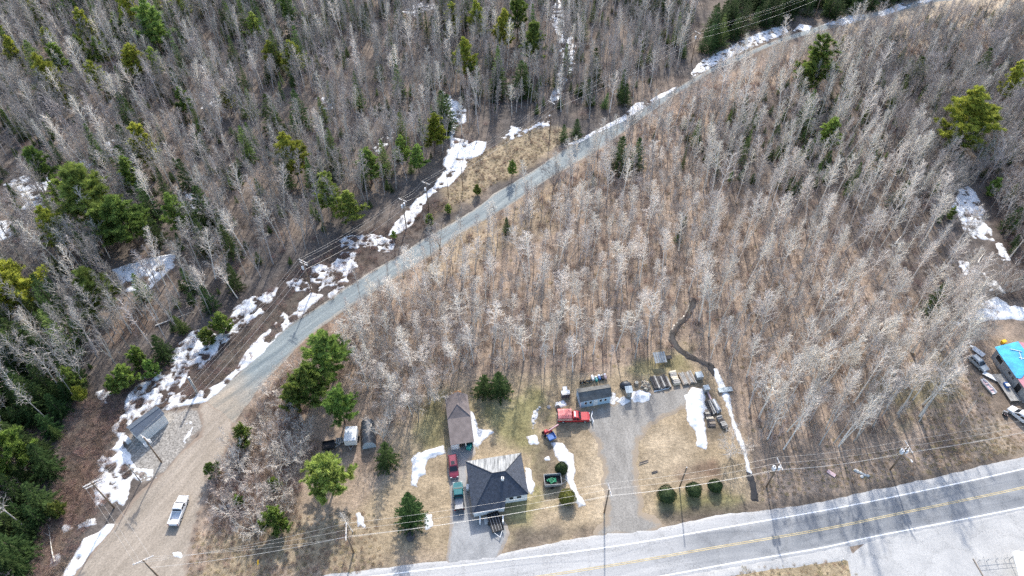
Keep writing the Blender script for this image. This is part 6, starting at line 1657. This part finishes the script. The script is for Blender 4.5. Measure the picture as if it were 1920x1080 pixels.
stack("plank_pair", [(1196, 868), (1216, 862), (1217, 866), (1198, 872)], "thin dark planks lying in the dry lot", ['wood_dark', 'wood'], 3, .2, .1, 1, 0, seed=9)
stack("plank_pair", [(1219, 884), (1232, 880), (1234, 885), (1222, 889)], "short dark planks lying in the dry lot nearer the bushes", ['wood_dark'], 3, .2, .1, 1, 0, seed=10)
stack("orange_boards", [(846, 737), (864, 732), (866, 742), (849, 747)], "orange split boards heaped behind the garage", ['orange_wood', 'wood_pale', 'orange_wood'], 8, .2, .14, 2, 1, jit=.15, seed=11)
p0, p1 = px(1326, 734), px(1333, 750); o = MB().box((0, 0, .12), ((p1 - p0).length, .3, .24)).build("fallen_post", 'pink'); o.location = ((p0.x + p1.x) / 2, (p0.y + p1.y) / 2, .0); o.rotation_euler[2] = heading(p0, p1); tag(o, "pale orange post lying above the dark beams", "post")
def crate(u, v, label, s=1.3):
    p = px(u, v); e = empty("crate", (p.x, p.y, 0), R(10), label, "crate")
    for z in range(4):
        for y in (-1, 1): MB().box((0, y * s / 2, .15 + z * .26), (s, .05, .2)).build("slat", 'wood_grey', e)
        for x in (-1, 1): MB().box((x * s / 2, 0, .15 + z * .26), (.05, s, .2)).build("slat", 'wood_grey', e)
    MB().box((0, 0, 1.13), (s + .1, s + .1, .06)).build("lid", 'bridge', e); MB().box((0, 0, .5), (s - .1, s - .1, .95)).build("liner", 'steel', e)
crate(1309.5, 708, "grey crate at the upper right end of the lumber row", 1.4)
crate(1323, 732, "smaller grey crate above the pale orange post", 1.1)
# log heap
p = px(1210, 724); e = empty("log_heap", (p.x, p.y, 0), 0, "heap of cut logs with pale ends behind the snow pile", "log pile"); rng = random.Random(9)
for k in range(60):
    r = 1.15 * math.sqrt(rng.random()); a = rng.uniform(0, 6.28); z = max(.12, (1.2 - r) * rng.random() * .9)
    d = Vector((rng.gauss(0, 1), rng.gauss(0, 1), rng.gauss(0, .25))).normalized() * rng.uniform(.2, .3); c = Vector((r * math.cos(a) * .8, r * math.sin(a) * 1.4, z))
    lg = MB().tube(c - d, c + d, .12, .12, 7).build("log", 'wood_pale' if rng.random() < .45 else 'wood', e)
p = px(1193, 720); e = empty("stump", (p.x, p.y, 0), 0, "pale sawn stump left of the log heap", "stump"); MB().tube((0, 0, 0), (0, 0, .6), .55, .45, 12).build("bole", 'wood', e); MB().tube((0, 0, .6), (0, 0, .63), .4, .4, 12).build("cut_face", 'wood_pale', e)
# lean-to by the brook
p = px(1235, 679); e = empty("lean_to", (p.x, p.y, 0), R(8), "grey sheet roofed lean-to at the edge of the grove", "shelter")
MB().box((0, 0, 1.7), (2.7, 2.6, .06), 0, R(14)).build("roof", 'wood_grey', e)
for k in range(5): MB().box((-1.1 + k * .55, 0, 1.76), (.12, 2.55, .04), 0, R(14)).build("roof_batten", 'bridge', e)
for x in (-1.2, 1.2):
    for y in (-1.1, 1.1): MB().box((x, y, .75 + .12 * y), (.12, .12, 1.6 + .3 * y)).build("post", 'wood', e)
MB().box((2.1, .3, 1.0), (1.6, .9, .08), 0, R(10)).build("side_board", 'wood_dark', e); MB().box((2.1, .6, .5), (1.5, .1, 1.0)).build("side_panel", 'wood', e)
# footbridge
a, b = px(1346, 734), px(1372, 731); c = (a + b) / 2; e = empty("footbridge", (c.x, c.y, 0), heading(a, b), "small pale plank footbridge over the snowy brook", "footbridge"); L_ = (b - a).length
for y in (-.45, .45): MB().box((0, y, .33), (L_, .14, .16)).build("beam", 'wood_grey', e)
for k in range(14): MB().box((-L_ / 2 + (k + .5) * L_ / 14, 0, .44), (L_ / 14 - .03, 1.15, .06)).build("plank", 'bridge', e)
# road sign
p = px(489, 1064); e = empty("road_sign", (p.x, p.y, 0), heading(px(489, 1064), px(700, 1040)) + R(90), "yellow warning sign on a thin post at the bottom left", "sign")
MB().tube((0, 0, -.1), (0, 0, 2.6), .04, .04, 6).build("post", 'steel', e); MB().box((0, -.06, 2.1), (.75, .03, .75), 0, 0, R(45)).build("panel", 'yellow', e)
# rocks and rubble
def rock(u, v, s, label, m='rock', group=None):
    p = px(u, v); rng = random.Random(int(u * 7 + v)); bm = bmesh.new(); bmesh.ops.create_icosphere(bm, subdivisions=2, radius=1)
    for w in bm.verts: w.co *= rng.uniform(.8, 1.15); w.co.x *= s * rng.uniform(.97, 1.03); w.co.y *= s * .8; w.co.z *= s * .55
    me = bpy.data.meshes.new("boulder"); bm.to_mesh(me); bm.free(); me.materials.append(M[m]); o = link(bpy.data.objects.new("boulder", me)); o.location = (p.x, p.y, s * .15); o.rotation_euler[2] = rng.uniform(0, 6); tag(o, label, "boulder", group)
rock(770, 1007, 1.0, "dark boulder below the cone shaped spruce", 'wood_dark'); rock(1046, 765, .7, "dark boulder beside the snow heap behind the truck", 'wood_dark'); rock(1029, 763, .5, "grey stone left of the snow heap")
for u, v in ((428, 930), (432, 918), (424, 940), (436, 905), (430, 948), (440, 896), (420, 952), (441, 912)): rock(u + random.uniform(-3, 3), v, random.uniform(.35, .7), "grey stone in the heap on the dirt road bank", group="stones on the dirt road bank")
for u, v in ((1608, 884), (1614, 887), (1620, 890), (1627, 892), (1616, 894), (1604, 882)): rock(u, v, .4, "pale rubble stone on the highway verge", 'concrete', "rubble on the highway verge")
for u, v in ((1004, 775), (1001, 783), (1000, 792), (1008, 768), (1012, 764)): rock(u, v, .32, "small pale stone lining the lawn edge", 'concrete', "stones lining the lawn edge")
a, b = px(1551, 883), px(1566, 893); c = (a + b) / 2; e = empty("fallen_board", (c.x, c.y, 0), heading(a, b), "pale pink board lying on the highway verge", "board"); MB().box((0, 0, .1), ((b - a).length, .8, .1)).build("panel", 'pink', e); MB().box((0, 0, .03), ((b - a).length * .9, .2, .06)).build("batten", 'wood', e)
# teal tarp bundle at the garage mouth
p = px(880, 838); e = empty("covered_mower", (p.x, p.y, 0), R(80), "teal covered mower at the mouth of the garage", "mower"); m = MB(); m.loft([[(-.8, -.5, 0), (.8, -.5, 0), (.8, .5, 0), (-.8, .5, 0)], [(-.7, -.45, .7), (.75, -.4, .5), (.75, .4, .5), (-.7, .45, .7)], [(-.5, -.25, 1.0), (-.1, -.25, .9), (-.1, .25, .9), (-.5, .25, 1.0)]]); m.build("cover", 'teal', e)
for x, y in ((-.6, -.5), (-.6, .5), (.6, -.5), (.6, .5)): wheel(e, x, y, .22, .14)
# clutter by the tarp house
a, b = px(1842, 700), px(1873, 716); c = (a + b) / 2; e = empty("white_ramp", (c.x, c.y, 0), heading(a, b), "long white panel lying between the silver car and the deck", "panel"); MB().box((0, 0, .35), ((b - a).length, 1.1, .12)).build("panel", 'white', e); MB().box((-.8, 0, .14), (.3, .9, .3)).build("block", 'wood', e); MB().box((.9, 0, .14), (.3, .9, .3)).build("block", 'wood', e)
a, b = px(1839, 712), px(1863, 739); c = (a + b) / 2; e = empty("open_boat", (c.x, c.y, 0), heading(a, b), "narrow open boat with white sides lying on the grass", "boat"); L_ = (b - a).length
m = MB(); st = [(-L_ / 2, .35), (-L_ / 4, .62), (L_ / 4, .65), (L_ / 2, .6)]
m.loft([[(x, -w, .55), (x, -w * .75, .05), (x, w * .75, .05), (x, w, .55), (x, w - .08, .55), (x, w * .72, .12), (x, -w * .72, .12), (x, -w + .08, .55)] for x, w in st]); m.build("hull", 'white', e)
MB().box((-.6, 0, .35), (.3, 1.0, .05)).build("seat", 'pink', e); MB().box((.8, 0, .35), (.3, 1.05, .05)).build("seat", 'pink', e); MB().box((0, 0, .14), (L_ * .85, .8, .03)).build("floor_board", 'pink', e)
p = px(1833, 662); e = empty("sheet_metal", (p.x, p.y, 0), R(-60), "bent pale metal sheet beyond the silver car", "sheet"); MB().box((0, 0, .5), (2.6, 1.0, .05), 0, R(25)).build("sheet", 'xfmr', e); MB().box((-1.6, .4, .35), (1.2, .9, .05), .5, R(-20)).build("bent_end", 'xfmr', e); MB().box((0, .3, .2), (1.8, .2, .4)).build("support", 'wood', e)
p = px(1880, 643); e = empty("yellow_bin", (p.x, p.y, 0), R(20), "small yellow bin behind the tarp house", "bin"); MB().box((0, 0, .35), (.9, .6, .7), taper=1.15).build("tub", 'yellow', e); MB().box((0, 0, .73), (1.1, .75, .06)).build("lid", 'yellow', e)
p = px(1883, 778); e = empty("snow_blower", (p.x, p.y, 0), R(60), "small dark machine left of the white minivan", "machine"); MB().box((0, 0, .4), (.7, .6, .5)).build("engine", 'dark', e); MB().box((.5, 0, .35), (.4, .8, .5)).build("scoop", 'steel', e); MB().tube((-.3, -.25, .6), (-.9, -.25, 1.0), .03, .03, 6).build("handle", 'pink', e); MB().tube((-.3, .25, .6), (-.9, .25, 1.0), .03, .03, 6).build("handle", 'pink', e); wheel(e, 0, .36, .25, .14); wheel(e, 0, -.36, .25, .14)
# railing and white canopy at the bottom right corner
a, b = px(1833, 1054), px(1899, 1048); c = (a + b) / 2; e = empty("railing", (c.x, c.y, 0), heading(a, b), "thin grey metal railing on the apron at bottom right", "railing"); L_ = (b - a).length
for z in (.5, 1.0): MB().tube((-L_ / 2, 0, z), (L_ / 2, 0, z), .03, .03, 6).build("rail", 'steel', e)
for k in range(5): MB().tube((-L_ / 2 + k * L_ / 4, 0, 0), (-L_ / 2 + k * L_ / 4, 0, 1.05), .035, .035, 6).build("post", 'steel', e)
for k in range(3): MB().tube((-L_ / 2 + (k + .5) * L_ / 3, 0, 1.0), (-L_ / 2 + (k + .5) * L_ / 3 + .5, .9, .0), .025, .025, 6).build("stay", 'steel', e)
a, b = px(1824, 1048), px(1846, 1086); c = (a + b) / 2; e = empty("kerb_rail", (c.x, c.y, 0), heading(a, b), "brown low bar lying left of the railing", "bar"); MB().box((0, 0, .12), ((b - a).length, .14, .14)).build("bar", 'wood', e)
for x in (-1.2, 1.2): MB().box((x, 0, .03), (.2, .3, .06)).build("foot", 'steel', e)
p = px(1935, 1068, 2.6); e = empty("canopy", (p.x, p.y, 0), R(-14), "white round cornered canopy cut by the bottom right corner", "canopy")
m = MB(); pts = []
for cx, cy, a0 in ((2.2, 2.2, 0), (-1.6, 2.2, 90), (-1.6, -3, 180), (2.2, -3, 270)):
    for k in range(5): t = R(a0 + k * 22.5); pts.append(Vector((cx + .8 * math.cos(t), cy + .8 * math.sin(t), 2.6)))
m.slab(pts, .2); m.build("roof", 'white', e)
for x, y in ((-1.8, 2.4), (2.4, 2.4), (-1.8, -3.2), (2.4, -3.2)): MB().tube((x, y, 0), (x, y, 2.42), .06, .06, 8).build("post", 'steel', e)
p = px(1578, 1051); o = MB().tube((0, 0, 0), (0, 0, .9), .09, .09, 8).build("marker_post", 'white'); o.location = (p.x, p.y, 0); tag(o, "short white marker post at the corner of the dry grass", "post")
